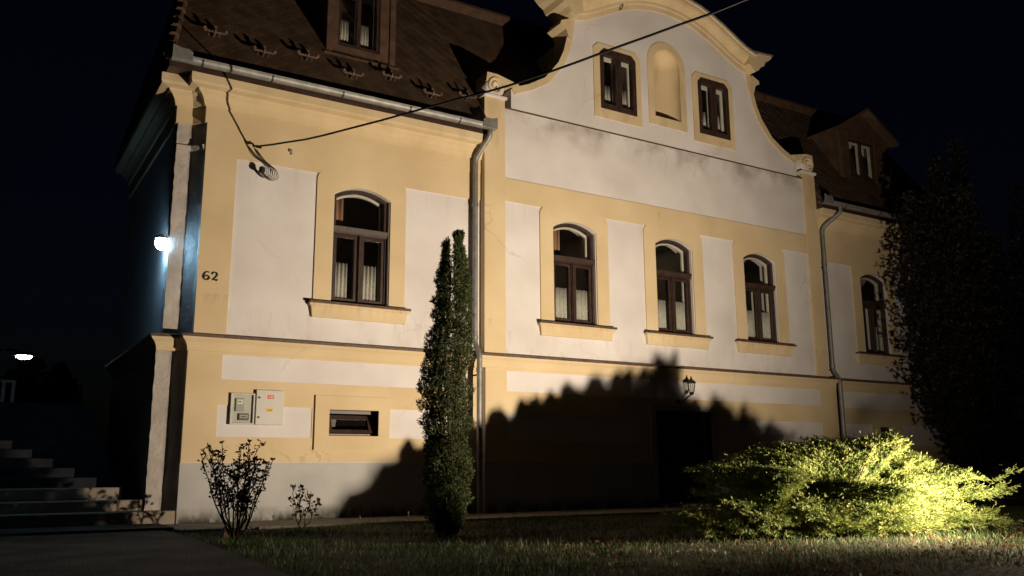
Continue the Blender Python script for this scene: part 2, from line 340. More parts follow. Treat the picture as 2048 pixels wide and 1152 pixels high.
# crowning cornice
path = [(cx+d, z) for d, z in [(2.62, 10.07)]+ARCH]+[(cx-d, z) for d, z in (ARCH[::-1][1:]+[(2.62, 10.07)])]
path = path[::-1]
def dens(p, k=3):
    o = []
    for a, b in zip(p[:-1], p[1:]): o += [(a[0]+(b[0]-a[0])*i/k, a[1]+(b[1]-a[1])*i/k) for i in range(k)]
    return o+[p[-1]]
PR = [(-.10, -.10), (-.10, -.165), (-.01, -.175), (.02, -.20), (.08, -.205), (.12, -.25), (.18, -.33), (.235, -.36), (.30, -.365), (.315, -.39), (.345, -.39), (.345, .30), (0, .30)]
MB().sweepz(dens(path), PR[::-1]).build('cornice', 'yellow_plaster', H)
MB().sweepz(dens(path), [(.375, -.41), (.35, -.41), (.35, .33), (.375, .33)]).build('cornice_flashing', 'zinc', H)
for s in (1, -1):
    cap = [(2.60, 9.96), (2.72, 10.03), (2.80, 10.13), (2.92, 10.19), (2.98, 10.30), (3.10, 10.37), (3.20, 10.46), (3.20, 10.50), (2.45, 10.44), (2.42, 10.14)]
    MB().plate([(cx+s*d, z) for d, z in cap], [], -.36, .32).build('cornice_end', 'yellow_plaster', H)
    MB().plate([(cx+s*d, z) for d, z in [(2.42, 10.445), (3.23, 10.505), (3.23, 10.53), (2.42, 10.475)]], [], -.40, .34).build('cornice_flashing', 'zinc', H)
    br = [(2.62, 9.46), (2.70, 9.52), (2.76, 9.70), (2.90, 9.78), (2.88, 9.86), (2.66, 9.95)]
    MB().plate([(cx+s*d, z) for d, z in br], [], -.20, .30).build('bracket', 'yellow_plaster', H)
    vx = cx+s*4.45; m = MB().lathe((vx, -.14, 8.03), [(.215, -.40), (.215, 0), (.19, .03)], 20, 'y')
    m.build('volute', 'white_plaster', H, True)
    sp = [(vx-s*(.19-.16*t)*math.cos(t*12.5), -.185, 8.03+(.19-.16*t)*math.sin(t*12.5)) for t in [i/36 for i in range(37)]]
    MB().tube(sp, [.03-.012*i/36 for i in range(37)], 6).build('volute_scroll', 'yellow_plaster', H, True)
    MB().box(vx-.26, vx+.26, -.20, .30, 7.80, 7.862).build('capital', 'white_plaster', H, bevel=.01)
    MB().plate([(vx-s*.10, 8.16), (cx+s*3.98, 8.10), (cx+s*3.9, 8.19), (vx-s*.05, 8.30), (vx+s*.18, 8.30), (vx+s*.2, 8.12)], [], -.175, .28).build('volute_cap', 'yellow_plaster', H)
# niche: half-round recess with a shell head
cxn, rn, zn = 12.6025, .3825, 9.58
vs = []; k = 14; rows = [(8.30, rn, 0)]+[(zn, rn, 0)]
m = MB()
for z in (8.30, 8.7, 9.1, zn): vs += [(cxn+rn*math.cos(math.pi*j/k), -.13+rn*.8*math.sin(math.pi*j/k), z) for j in range(k+1)]
for q in range(1, 8):
    e = math.pi/2*q/8
    vs += [(cxn+rn*math.cos(math.pi*j/k)*math.cos(e), -.13+rn*.8*math.sin(math.pi*j/k)*math.cos(e)*(1+.05*(j % 2)), zn+.375*math.sin(e)) for j in range(k+1)]
nr = 11; m.v = vs; m.f = [(i*(k+1)+j+1, i*(k+1)+j, (i+1)*(k+1)+j, (i+1)*(k+1)+j+1) for i in range(nr-1) for j in range(k)]
m.f += [tuple(range(k+1)), tuple(range((nr-1)*(k+1), nr*(k+1)))]
m.build('niche', 'yellow_plaster', H, True)
MB().plate(archpoly(12.05, 13.15, 8.10, 9.60, .52), [archpoly(12.225, 12.98, 8.305, 9.58, .37)], -.153, -.10).build('niche_surround', 'yellow_plaster', H)

# ---- mouldings that run round the front
CORN = [(2.47, 5.0), (2.47, .24), (2.70, .22), (2.87, .05), (2.87, 0)]
WINGL = CORN+[(7.94, 0)]
WINGR = [(17.27, 0), (22.34, 0), (22.34, .05), (22.5, .22), (22.75, .24), (22.75, 5.0)]
CP = [(-.02, 6.25), (.035, 6.25), (.035, 6.52), (.065, 6.53), (.075, 6.56), (.095, 6.62), (.135, 6.68), (.19, 6.72), (.20, 6.75), (.33, 6.765), (.345, 6.80), (.345, 6.93), (-.02, 6.93)]
MB().sweep(WINGL, CP).build('eaves_cornice', 'yellow_plaster', H)
MB().sweep(WINGR, CP).build('eaves_cornice', 'yellow_plaster', H)
BP = [(-.02, 2.56), (.085, 2.56), (.09, 2.60), (.10, 2.64), (.125, 2.69), (.165, 2.73), (.175, 2.745), (.175, 2.79), (-.02, 2.80)]
FPf = [(-.01, 2.803), (.178, 2.795), (.178, 2.765), (.20, 2.76), (.20, 2.80), (.02, 2.838), (-.01, 2.838)]
for pth in (WINGL, [(7.93, .1), (7.93, -.12), (17.28, -.12), (17.28, .1)], WINGR):
    MB().sweep(pth, BP).build('string_course', 'yellow_plaster', H)
    MB().sweep(pth, FPf).build('string_course_flashing', 'brown_metal', H)
# corner piers (recessed, splayed, roughly plastered)
def pier(pts, z0, z1, mt, off=0, dz=.09, amp=.006):
    m = MB(); nz = int((z1-z0)/dz); plan = []
    for a, b in zip(pts[:-1], pts[1:]):
        L = math.dist(a, b); q = max(1, int(L/.05))
        plan += [(a[0]+(b[0]-a[0])*i/q, a[1]+(b[1]-a[1])*i/q) for i in range(q)]
    plan.append(pts[-1]); npl = len(plan)
    for i in range(nz+1):
        for j, (x, y) in enumerate(plan):
            a = 0 if j in (0, npl-1) else amp
            m.v.append((x+random.uniform(-a, a), y+random.uniform(-a, a), z0+(z1-z0)*i/nz))
    m.f = [(i*npl+j, i*npl+j+1, (i+1)*npl+j+1, (i+1)*npl+j) for i in range(nz) for j in range(npl-1)]
    return m.build('corner_pier', mt, H, True)
CPP = [(2.47, .50), (2.47, .24), (2.70, .225), (2.865, .055), (2.865, .002)]
pier(CPP, 2.80, 6.26, 'rough_plaster')
MB().sweep(CORN[1:], [(-.02, 5.80), (.03, 5.80), (.045, 5.85), (.05, 5.88), (-.02, 5.89)]).build('pier_moulding', 'rough_plaster', H)
CPL = [(2.39, .50), (2.39, .20), (2.63, .185), (2.80, .01), (2.80, -.045)]
pier(CPL, .02, 2.57, 'rough_plaster')
MB().box(22.32, 22.75, .0, .5, 0, 6.3).build('corner_pier', 'rough_plaster', H)
# ---- lower storey
YL, YB = -.05, -.17
PAN_L = [rpoly(3.32, 7.72, 2.14, 2.525), rpoly(3.29, 4.78, 1.27, 1.75), rpoly(6.14, 7.72, 1.28, 1.765)]
DOOR = (11.88, 13.40, 1.90)
LB = (5.06, 5.92, 1.305, 1.735)
MB().plate(rpoly(2.80, 7.94, .01, 2.60), [rpoly(*LB)], YL, .34).build('lower_wall', 'white_plaster', H)
MB().plate(rpoly(2.80, 7.94, .885, 2.585), PAN_L+[rpoly(*LB)], YL-.012, YL+.01).build('lower_field', 'yellow_plaster', H)
MB().plate(rpoly(2.795, 7.94, .0, .88), [], YL-.006, YL+.01).build('plinth', 'grey_plinth', H)
MB().plate(rpoly(4.82, 6.12, 1.08, 1.955), [rpoly(5.06, 5.92, 1.31, 1.73)], YL-.05, .1).build('basement_surround', 'yellow_plaster', H)
MB().plate([(7.93, .01), (DOOR[0], .01), (DOOR[0], DOOR[2]), (DOOR[1], DOOR[2]), (DOOR[1], .01), (17.28, .01), (17.28, 2.60), (7.93, 2.60)], [], YB, .34).build('lower_wall', 'white_plaster', H)
PAN_B = [rpoly(8.38, 16.86, 2.15, 2.52), rpoly(8.38, 11.45, 1.27, 1.76), rpoly(13.9, 16.87, 1.27, 1.76)]
MB().plate([(7.93, .885), (DOOR[0]-.15, .885), (DOOR[0]-.15, DOOR[2]+.12), (DOOR[1]+.15, DOOR[2]+.12), (DOOR[1]+.15, .885), (17.28, .885), (17.28, 2.585), (7.93, 2.585)], PAN_B, YB-.012, YB+.01).build('lower_field', 'yellow_plaster', H)
MB().plate(rpoly(7.925, DOOR[0]-.15, 0, .88), [], YB-.006, YB+.01).build('plinth', 'grey_plinth', H)
MB().plate(rpoly(DOOR[1]+.15, 17.285, 0, .88), [], YB-.006, YB+.01).build('plinth', 'grey_plinth', H)
RB = (19.12, 19.68, 1.40, 1.71)
MB().plate(rpoly(17.27, 22.4, .01, 2.60), [rpoly(*RB)], YL, .34).build('lower_wall', 'white_plaster', H)
MB().plate(rpoly(17.27, 22.4, .885, 2.585), [rpoly(17.6, 21.9, 2.14, 2.525), rpoly(17.6, 18.8, 1.27, 1.76), rpoly(20.0, 21.9, 1.27, 1.76), rpoly(*RB)], YL-.012, YL+.01).build('lower_field', 'yellow_plaster', H)
MB().plate(rpoly(17.27, 22.4, 0, .88), [], YL-.006, YL+.01).build('plinth', 'grey_plinth', H)
# rest of the shell: sides, back
MB().box(2.47, 2.80, .345, 5.0, 0, 6.95).build('side_wall', 'white_plaster', H)
MB().box(22.42, 22.75, .345, 5.0, 0, 6.95).build('side_wall', 'white_plaster', H)
MB().box(2.81, 22.41, 4.7, 5.0, 0, 6.95).build('back_wall', 'white_plaster', H)
MB().box(2.385, 2.465, .51, 4.9, 0, .62).build('side_plinth', 'grey_plinth', H)
MB().box(2.41, 2.466, .51, 4.9, .63, 2.57).build('side_field', 'yellow_plaster', H)
# rooms behind the windows
def room(x0, x1, y0, y1, z0, z1, name='room'):
    m = MB(); m.v = [(x, y, z) for z in (z0, z1) for y in (y0, y1) for x in (x0, x1)]
    m.f = [(0, 1, 3, 2), (4, 6, 7, 5), (2, 3, 7, 6), (0, 2, 6, 4), (1, 5, 7, 3)]
    m.build(name, 'room_wall', H)
for a, b in ((3.1, 7.9), (7.97, 11.3), (11.32, 13.9), (13.92, 17.25), (17.3, 22.2)): room(a, b, .345, 4.2, 3.0, 5.85)
for a, b in ((10.0, 12.1), (13.1, 15.2)): room(a, b, .31, 2.4, 7.75, 9.62)

# ---- ground floor windows
def ring(x0, x1, z0, z1, w): return rpoly(x0, x1, z0, z1), [rpoly(x0+w, x1-w, z0+w, z1-w)]
def window(cx, y0, arch=True):
    w = part_empty('window', H, (cx, y0, Z0)); x0, x1 = cx-HW, cx+HW
    MB().plate(roundtop(cx-.83, cx+.82, 3.30, 5.82, .20), [archpoly(x0+.005, x1-.005, Z0-.005, ZS, RISE-.01)], y0-.03, y0+.065).build('surround', 'yellow_plaster', w)
    # apron moulding + metal sill
    path = [(cx-.83, y0-.0), (cx-.83, y0-.04), (cx+.82, y0-.04), (cx+.82, y0)]
    MB().sweep(path, [(-.02, 3.24), (.012, 3.24), (.02, 3.30), (.03, 3.37), (.04, 3.41), (.07, 3.44), (.07, 3.475), (-.02, 3.478)]).build('apron', 'yellow_plaster', w)
    MB().box(cx-.905, cx+.895, y0-.157, y0-.135, 3.462, 3.4795).build('sill_lip', 'brown_metal', w)
    MB().box(cx-.91, cx+.90, y0-.150, y0+.08, 3.480, 3.505).build('sill', 'brown_metal', w, bevel=.004)
    yf = y0+.070
    A = archpoly(x0+.008, x1-.008, Z0+.002, ZS-.002, RISE-.012)
    up = archpoly(x0+.085, x1-.085, 4.87, ZS-.03, RISE-.045)
    MB().plate(A, [up, rpoly(x0+.065, cx-.035, Z0+.07, 4.74), rpoly(cx+.035, x1-.065, Z0+.07, 4.74)], yf, yf+.10).build('frame', 'brown_paint', w, bevel=.006)
    MB().sweep([(x0+.02, yf), (x1-.02, yf)], [(-.001, 4.755), (.03, 4.755), (.035, 4.79), (.06, 4.83), (.065, 4.86), (-.001, 4.875)]).build('transom', 'brown_paint', w)
    MB().box(cx-.022, cx+.022, yf-.028, yf-.001, Z0+.03, 4.752).build('mullion', 'brown_paint', w, bevel=.006)
    for a, b in ((x0+.067, cx-.037), (cx+.037, x1-.067)):
        o, h = ring(a, b, Z0+.072, 4.738, .055)
        MB().plate(o, h, yf+.022, yf+.065).build('sash', 'brown_paint', w, bevel=.006)
        MB().box(a+.04, b-.04, yf+.040, yf+.044, Z0+.11, 4.70).build('pane', 'glass', w)
    MB().plate(archpoly(x0+.075, x1-.075, 4.86, ZS-.028, RISE-.04), [], yf+.050, yf+.054).build('pane', 'glass', w)
    # inner casement, white
    yi = y0+.20
    MB().plate(archpoly(x0+.03, x1-.03, Z0+.03, ZS-.01, RISE-.02), [archpoly(x0+.11, x1-.11, 4.86, ZS-.05, RISE-.05), rpoly(x0+.11, cx-.05, Z0+.11, 4.74), rpoly(cx+.05, x1-.11, Z0+.11, 4.74)], yi, yi+.055).build('inner_casement', 'white_paint', w, bevel=.006)
    return w
for c, y in WINS: window(c, y)
# small bits on the first window
# basement windows
def bwin(x0, x1, z0, z1, y0, tilt):
    w = part_empty('basement_window', H, ((x0+x1)/2, y0, z0))
    o, h = ring(x0+.003, x1-.003, z0+.003, z1-.003, .05)
    MB().plate(o, h, y0+.16, y0+.24).build('frame', 'brown_paint', w)
    o, h = ring(-(x1-x0)/2+.05, (x1-x0)/2-.05, 0, z1-z0-.10, .06)
    for nm, mt, geo in (('sash', 'brown_paint', MB().plate(o, h, -.02, .02)), ('pane', 'glass', MB().box(o[0][0]+.05, o[1][0]-.05, -.004, .004, .05, z1-z0-.15))):
        ca, sa = math.cos(tilt), math.sin(tilt)
        geo.v = [((x0+x1)/2+x, y0+.13+y*ca-(-z)*sa*1, z0+.045+z*ca-y*sa) for x, y, z in geo.v]
        geo.build(nm, mt, w)
    MB().box(x0-.05, x1+.05, y0+.9, y0+.92, z0-.1, z1+.1).build('blind_back', 'meter_dark', w)
bwin(5.06, 5.92, 1.31, 1.73, YL-.03, R(24))
bwin(*RB, YL, 0)
# gable windows
for a, b in GW:
    w = part_empty('gable_window', H, ((a+b)/2, -.135, 8.17))
    MB().plate(cham(a-.165, b+.14, 7.955, 9.635, .13), [cham(a+.012, b-.012, 8.172, 9.51, .10)], -.158, -.02).build('surround', 'yellow_plaster', w)
    c0 = (a+b)/2
    MB().plate(cham(a, b, 8.16, 9.525, .105), [rpoly(a+.10, c0-.085, 8.29, 9.37), rpoly(c0+.085, b-.10, 8.29, 9.37)], -.175, -.09).build('frame', 'brown_paint', w, bevel=.008)
    MB().box(c0-.02, c0+.02, -.19, -.176, 8.2, 9.46).build('mullion', 'brown_paint', w)
    for x0, x1 in ((a+.09, c0-.075), (c0+.075, b-.09)):
        MB().box(x0, x1, -.128, -.124, 8.27, 9.39).build('pane', 'glass', w)
    hi = [rpoly(a+.12, c0-.05, 8.27, 9.33), rpoly(c0+.05, b-.12, 8.27, 9.33)]
    MB().plate(cham(a+.03, b-.03, 8.20, 9.48, .08), hi, -.03, .02).build('inner_casement', 'white_paint', w, bevel=.006)
# door in the shade of the juniper
dr = part_empty('door', H, (12.64, YB, 0))
MB().box(DOOR[0], DOOR[1], .06, .10, .02, DOOR[2]).build('panel', 'door_wood', dr)
MB().plate([(DOOR[0]-.15, .02), (DOOR[0], .02), (DOOR[0], DOOR[2]), (DOOR[1], DOOR[2]), (DOOR[1], .02), (DOOR[1]+.15, .02), (DOOR[1]+.15, DOOR[2]+.12), (DOOR[0]-.15, DOOR[2]+.12)], [], YB-.03, .0).build('surround', 'grey_plinth', dr)
for i in range(2):
    xa = DOOR[0]+.05+i*.73
    o, h = ring(xa, xa+.69, .05, DOOR[2]-.04, .10); MB().plate(o, h, .035, .062).build('leaf', 'door_wood', dr)
MB().tube([(12.60, .03, .98), (12.60, -.02, .98), (12.50, -.02, .98)], .012).build('handle', 'zinc', dr)
MB().box(DOOR[0], DOOR[1], -.45, .05, -.05, .06).build('threshold', 'step_stone', dr)

# ---- roof
RY0, RZ0, RY1, RZ1 = -.40, 7.06, 2.0, 10.86
def roofpt(x, t): return (x, RY0+(RY1-RY0)*t, RZ0+(RZ1-RZ0)*t)
def onroof(x, y):                                     # pixel -> point on the front slope
    d = r2*(x-1024)+u2*(576-y)+fwd*1770.6; c = Vector((0, -14, ZC)); nn = Vector((0, -(RZ1-RZ0), RY1-RY0))
    t = (Vector((0, RY0, RZ0))-c).dot(nn)/d.dot(nn); return c+d*t
roof = MB()
XL0, XL1, XR0, XR1 = 2.16, 2.95, 23.05, 22.3
B0, B1 = 7.92, 17.29
for a0, a1 in ((XL0, XL1), (XR0, XR1)): pass
roof.v = [(XL0, RY0, RZ0), (XR0, RY0, RZ0), (XR1, RY1, RZ1), (XL1, RY1, RZ1), (XL0, 5.4, RZ0), (XR0, 5.4, RZ0), (XR1, 3.4, RZ1), (XL1, 3.4, RZ1), (4, 2.7, 11.2), (21, 2.7, 11.2)]
def rt(x, y): return (x, y, RZ0+(RZ1-RZ0)*(y-RY0)/(RY1-RY0))
nb = len(roof.v); roof.v += [(B0, RY0, RZ0), (B1, RY0, RZ0), rt(B0, .29), rt(B1, .29), (B0, .29, RZ0), (B1, .29, RZ0)]
roof.f = [(0, nb, nb+2, 3), (nb+2, nb+3, 2, 3), (nb+1, 1, 2, nb+3), (nb, nb+4, nb+2), (nb+1, nb+3, nb+5), (4, 0, 3, 7), (1, 5, 6, 2), (5, 4, 7, 6), (3, 2, 9, 8), (6, 7, 8, 9), (7, 3, 8), (2, 6, 9), (0, 4, nb+4, nb), (1, nb+1, nb+5, 5), (nb+4, 4, 5, nb+5)]
RO = roof.build('roof', 'roof_tile', H)
# diamond slates on the front slope (one thin lapped piece each), too small and dark to pick apart
tx, ty, th = .30, .30, .012
sv = []; sf = []
L = math.hypot(RY1-RY0, RZ1-RZ0); ux = Vector((1, 0, 0)); uz = Vector((0, RY1-RY0, RZ1-RZ0)).normalized(); un = Vector((0, -uz.z, uz.y))
o0 = Vector((0, RY0, RZ0))
def slates(xa, xb):
    nrow = int(L/(ty*.5)); 
    for r_ in range(nrow):
        vv = r_*ty*.5+.02
        xx = xa+.10+XL1*0+(tx/2 if r_ % 2 else 0)+ (max(0, vv/L)*(XL1-XL0) if xa < 5 else 0)
        while xx < xb:
            c_ = o0+ux*xx+uz*vv; k_ = len(sv); j = random.uniform(-.004, .004)
            for du, dv, dn in ((0, 0, .010+j*.5), (tx/2-.002, ty/2, .007), (0, ty-.01, .002), (-tx/2+.002, ty/2, .007)):
                if vv+dv > L: dv = L-vv
                sv.append(tuple(c_+ux*du+uz*dv+un*dn))
            for du, dv, dn in ((0, 0, 0), (tx/2-.004, ty/2, 0), (-tx/2+.004, ty/2, 0)):
                sv.append(tuple(c_+ux*du+uz*min(dv, L-vv)+un*dn))
            sf.append((k_, k_+1, k_+2, k_+3)); sf.append((k_, k_+4, k_+5, k_+1)); sf.append((k_, k_+3, k_+6, k_+4))
            xx += tx
slates(XL0, 7.80); slates(17.45, 22.2)
m = MB(); m.v = sv; m.f = sf; sl = m.build('slates', 'roof_tile', RO); sl['kind'] = 'stuff'
# hip tiles
for i in range(17):
    t0, t1 = i/17, (i+1.25)/17
    p0 = Vector((XL0+(XL1-XL0)*t0, RY0+(RY1-RY0)*t0, RZ0+(RZ1-RZ0)*t0)); p1 = Vector((XL0+(XL1-XL0)*min(1, t1), RY0+(RY1-RY0)*min(1, t1), RZ0+(RZ1-RZ0)*min(1, t1)))
    MB().tube([p0+Vector((-.01, -.03, .02)), p1], [.085, .06], 8).build('hip_tile', 'roof_tile', RO, True)
# trim at the mansard break
MB().sweep([(XL1-.1, RY1), (XR1+.1, RY1)], [(0, RZ1-.22), (.17, RZ1-.26), (.20, RZ1-.05), (.17, RZ1+.02), (0, RZ1+.06)]).build('mansard_trim', 'roof_trim', RO)
# the roof behind the gable
gp = [(cx+s*d, z) for s, seq in ((1, [(3.9, 7.3), (3.9, 8.0), (3.1, 8.4), (2.55, 9.3), (2.4, 9.9), (1.6, 10.3), (.8, 10.6), (0, 10.75)]),) for d, z in seq]
gp += [(2*cx-x, z) for x, z in gp[::-1][1:]]
MB().plate(gp, [], .305, 3.0).build('gable_roof', 'roof_tile', RO)
# eave boards
MB().box(XL0+.02, 7.92, -.34, .0, 6.935, 7.05).build('eave_board', 'brown_paint', RO)
MB().box(17.29, XR0-.02, -.34, .0, 6.935, 7.05).build('eave_board', 'brown_paint', RO)
# snow guards
def guard_mesh():
    m = MB(); U, Vv, Nn = Vector((1, 0, 0)), uz, un
    def P(a, b, c): return U*a+Vv*b+Nn*c
    m.tube([P(0, .22, .012), P(0, .0, .02), P(0, -.02, .10), P(0, .0, .17)], .017, 5)
    m.tube([P(-.17, 0, .11), P(.17, 0, .11)], .019, 6)
    for a in (-.17, .17):
        m.lathe((0, 0, 0), [(.001, -.04), (.032, -.022), (.038, 0), (.032, .022), (.001, .04)], 7)
        k = len(m.v)-35; off = P(a, .03, .13); m.v[k:] = [(p[0]+off.x, p[1]+off.y, p[2]+off.z) for p in m.v[k:]]
        m.tube([P(a*.9, 0, .11), P(a, .03, .13)], .012, 5)
    m.tube([P(0, 0, .11), P(.0, .10, .15)], [.016, .030], 6)
    m.tube([P(-.085, .0, .02), P(-.085, 0, .11)], .008, 5); m.tube([P(.085, .0, .02), P(.085, 0, .11)], .008, 5)
    return m.mesh('snow_guard')
gm = guard_mesh(); gm.materials.append(M['brown_metal'])
for p in [(427, 75), (525, 114), (612, 122), (702, 158), (779, 162), (861, 197), (931, 202)]:
    q = onroof(*p); o = bpy.data.objects.new('snow_guard', gm); C.objects.link(o); o.parent = RO
    o.location = q
# ---- gutters and downpipes
def gutter(x0, x1, straps, capL, capR):
    g = part_empty('gutter', H, ((x0+x1)/2, -.47, 7.02)); m = MB(); k = 9; r_ = .082
    vs = []
    for x in (x0, x1):
        vs += [(x, -.475-r_*math.cos(math.pi*j/k)*1.0, 7.06-r_*math.sin(math.pi*j/k)) for j in range(k+1)]
        vs += [(x, -.475+(r_-.008)*math.cos(math.pi*j/k), 7.06-(r_-.008)*math.sin(math.pi*j/k)) for j in range(k+1)]
    q = 2*(k+1); m.v = vs
    m.f = [(j, (j+1) % q, q+(j+1) % q, q+j) for j in range(q)]+[tuple(range(q)), tuple(range(q, 2*q))[::-1]]
    m.build('trough', 'zinc', g, True)
    MB().tube([(x0, -.475-r_, 7.065), (x1, -.475-r_, 7.065)], .012, 6).build('bead', 'zinc', g, True)
    for x in straps:
        sp = [(x, -.475-(r_+.006)*math.cos(math.pi*j/8), 7.06-(r_+.006)*math.sin(math.pi*j/8)) for j in range(9)]
        mm = MB(); mm.v = [(x+d, p[1], p[2]) for p in sp for d in (-.014, .014)]; mm.f = [(2*i, 2*i+1, 2*i+3, 2*i+2) for i in range(8)]
        b = mm.build('strap', 'black_iron', g); md = b.modifiers.new('s', 'SOLIDIFY'); md.thickness = .006; md.offset = 1
    for x, on, d in ((x0, capL, -1), (x1, capR, 1)):
        if on:
            MB().plate([(x-.02*d*0, 6.985), (x+.001-d*.30, 6.985), (x-d*.30, 7.13), (x-d*.24, 7.17), (x-d*.12, 7.17), (x, 7.21)], [], -.572, -.563).build('corner_guard', 'zinc', g)
gutter(2.18, 7.97, [2.64, 3.74, 4.95, 6.20, 7.20], True, True)
gutter(17.10, 23.0, [17.9, 19.2, 20.6], True, False)
def pipe(pts, joints, rad=.05):
    d = part_empty('downpipe', H, pts[-1]); sm = []
    P_ = [Vector(p) for p in pts]
    for i in range(len(P_)):
        if i in (0, len(P_)-1): sm.append(P_[i]); continue
        a, b, c = P_[i-1], P_[i], P_[i+1]; r_ = min(.10, (a-b).length*.4, (c-b).length*.4)
        p, q = b+(a-b).normalized()*r_, b+(c-b).normalized()*r_
        sm += [p*(1-t)**2+b*2*t*(1-t)+q*t*t for t in (0, .25, .5, .75, 1)]
    MB().tube(sm, rad, 12).build('pipe', 'zinc', d, True)
    for x, y, z in joints:
        MB().lathe((x, y, z), [(rad+.001, -.04), (rad+.010, -.035), (rad+.010, .035), (rad+.001, .04)], 12).build('collar', 'zinc', d, True)
        MB().box(x-.012, x+.012, y+rad, y+.30, z-.10, z-.075).build('clip', 'black_iron', d)
pipe([(7.86, -.475, 7.02), (7.86, -.475, 6.86), (7.74, -.13, 6.50), (7.74, -.13, 2.98), (7.74, -.30, 2.78), (7.74, -.30, .03)], [(7.74, -.13, 5.6), (7.74, -.13, 3.1), (7.74, -.30, 2.5), (7.74, -.3, 1.0)])
pipe([(17.75, -.475, 7.02), (17.75, -.475, 6.86), (17.45, -.13, 6.48), (17.45, -.13, 2.98), (17.45, -.30, 2.78), (17.45, -.30, .03)], [(17.45, -.13, 5.6), (17.45, -.13, 3.1)])
# ---- dormers (parts of the house)
def dormer(x0, x1, z0, z1, yf, peak, gx0, gx1, gz0, gz1):
    d = part_empty('dormer', H, ((x0+x1)/2, yf, z0)); c0 = (x0+x1)/2; y1 = 3.4
    MB().plate(rpoly(x0, x1, z0, z1), [rpoly(gx0, gx1, gz0, gz1)], yf, yf+.09).build('front', 'roof_trim', d, bevel=.01)
    MB().box(x0+.003, x0+.06, yf+.092, y1, z0-.4, z1).build('cheek', 'roof_tile', d)
    MB().box(x1-.06, x1-.003, yf+.092, y1, z0-.4, z1).build('cheek', 'roof_tile', d)
    for a, b in ((x0, x0+.12), (x1-.12, x1)): MB().box(a, b, yf-.035, yf-.001, z0, z1-.02).build('corner_board', 'roof_trim', d, bevel=.01)
    MB().box(x0-.06, x1+.06, yf-.10, yf-.036, z0-.09, z0+.0).build('sill', 'roof_trim', d, bevel=.01)
    ov = .24; m = MB()
    m.v = [(x0-ov, yf-.25, z1-.05), (c0, yf-.25, peak), (x1+ov, yf-.25, z1-.05), (x0-ov, y1, z1-.05), (c0, y1, peak), (x1+ov, y1, z1-.05)]
    m.v += [(x, y, z-.08) for x, y, z in m.v]
    m.f = [(0, 1, 4, 3), (1, 2, 5, 4), (6, 9, 10, 7), (7, 10, 11, 8), (0, 6, 7, 1), (1, 7, 8, 2), (0, 3, 9, 6), (2, 8, 11, 5), (3, 4, 10, 9), (4, 5, 11, 10)]
    m.build('dormer_roof', 'roof_tile', d)
    m = MB().plate([(x0, z1+.002), (x1, z1+.002), (c0, peak-.12)], [], yf+.0, yf+.08); m.build('pediment', 'roof_trim', d)
    gc = (gx0+gx1)/2
    MB().plate(rpoly(gx0+.002, gx1-.002, gz0+.002, gz1-.002), [rpoly(gx0+.05, gc-.035, gz0+.06, gz1-.06), rpoly(gc+.035, gx1-.05, gz0+.06, gz1-.06)], yf+.03, yf+.085).build('frame', 'brown_paint', d)
    for a, b in ((gx0+.04, gc-.025), (gc+.025, gx1-.04)):
        MB().box(a, b, yf+.055, yf+.059, gz0+.05, gz1-.05).build('pane', 'glass', d)
    MB().plate(rpoly(gx0-.02, gx1+.02, gz0-.02, gz1+.02), [rpoly(gx0+.07, gc-.03, gz0+.06, gz1-.08), rpoly(gc+.03, gx1-.07, gz0+.06, gz1-.08)], yf+.14, yf+.18).build('inner_casement', 'white_paint', d)
    m = MB(); X0, X1, Y0, Y1_, Za, Zb = x0+.07, x1-.07, yf+.095, yf+2.0, z0+.02, z1-.02
    m.v = [(x, y, z) for z in (Za, Zb) for y in (Y0, Y1_) for x in (X0, X1)]
    m.f = [(0, 1, 3, 2), (4, 6, 7, 5), (2, 3, 7, 6), (0, 2, 6, 4), (1, 5, 7, 3)]; m.build('lining', 'room_wall', d)
dormer(4.90, 6.25, 8.13, 9.95, .33, 10.55, 5.13, 5.94, 8.36, 9.66)
dormer(18.95, 20.98, 7.95, 9.55, .33, 10.25, 19.36, 20.42, 8.10, 9.36)

# ------------------------------------------------------------------ curtains
def curtain(x0, x1, y, z0, z1, label, mt='lace', waves=4, grp=None, scallop=True):
    n = 28; m = MB(); nz = 2
    for i in range(n+1):
        t = i/n; x = x0+(x1-x0)*t; yy = y+.018*math.sin(t*waves*2*math.pi); zt = z1+(.02*abs(math.sin(t*waves*2*math.pi)) if scallop else 0)
        m.v += [(x, yy, z0), (x, yy, zt)]
    m.f = [(2*i, 2*i+2, 2*i+3, 2*i+1) for i in range(n)]
    o = m.build('curtain', mt, None, True); tag(o, label, 'curtain', grp)
    md = o.modifiers.new('s', 'SOLIDIFY'); md.thickness = .003
wn_ = ['tall window left of the dark downpipe', 'tall window just right of the dark downpipe', 'middle tall window under the gable', 'tall window nearest the right downpipe', 'dim tall window beside the dark trees']
for (c, y), w in zip(WINS, wn_):
    narrow = .0
    for sd_, (a, b) in (('left', (c-.45, c-.08)), ('right', (c+.08, c+.45))):
        if c > 18: a, b = a+.05, a+.17
        if c < 6: b = a+.28
        if 12 < c < 18: a, b = a+.07, b-.04
        curtain(a, b, y+.185, Z0+.08, 4.24, 'white lace half curtain behind %s sash of %s' % (sd_, w), grp='lace half curtains')
for (a, b), w in zip(GW, ('gable window left of the niche', 'gable window right of the niche')):
    c0 = (a+b)/2
    for sd_, (p, q) in (('left', (a+.1, c0-.06)), ('right', (c0+.06, b-.1))):
        curtain(p, q, .06, 8.24, 8.80, 'white half curtain behind %s pane of %s' % (sd_, w), grp='lace half curtains')
for sd_, (p, q) in (('left', (5.17, 5.40)), ('right', (5.58, 5.80))):
    curtain(p, q, .55, 8.38, 8.96, 'white half curtain behind %s pane of left dormer' % sd_, grp='lace half curtains')
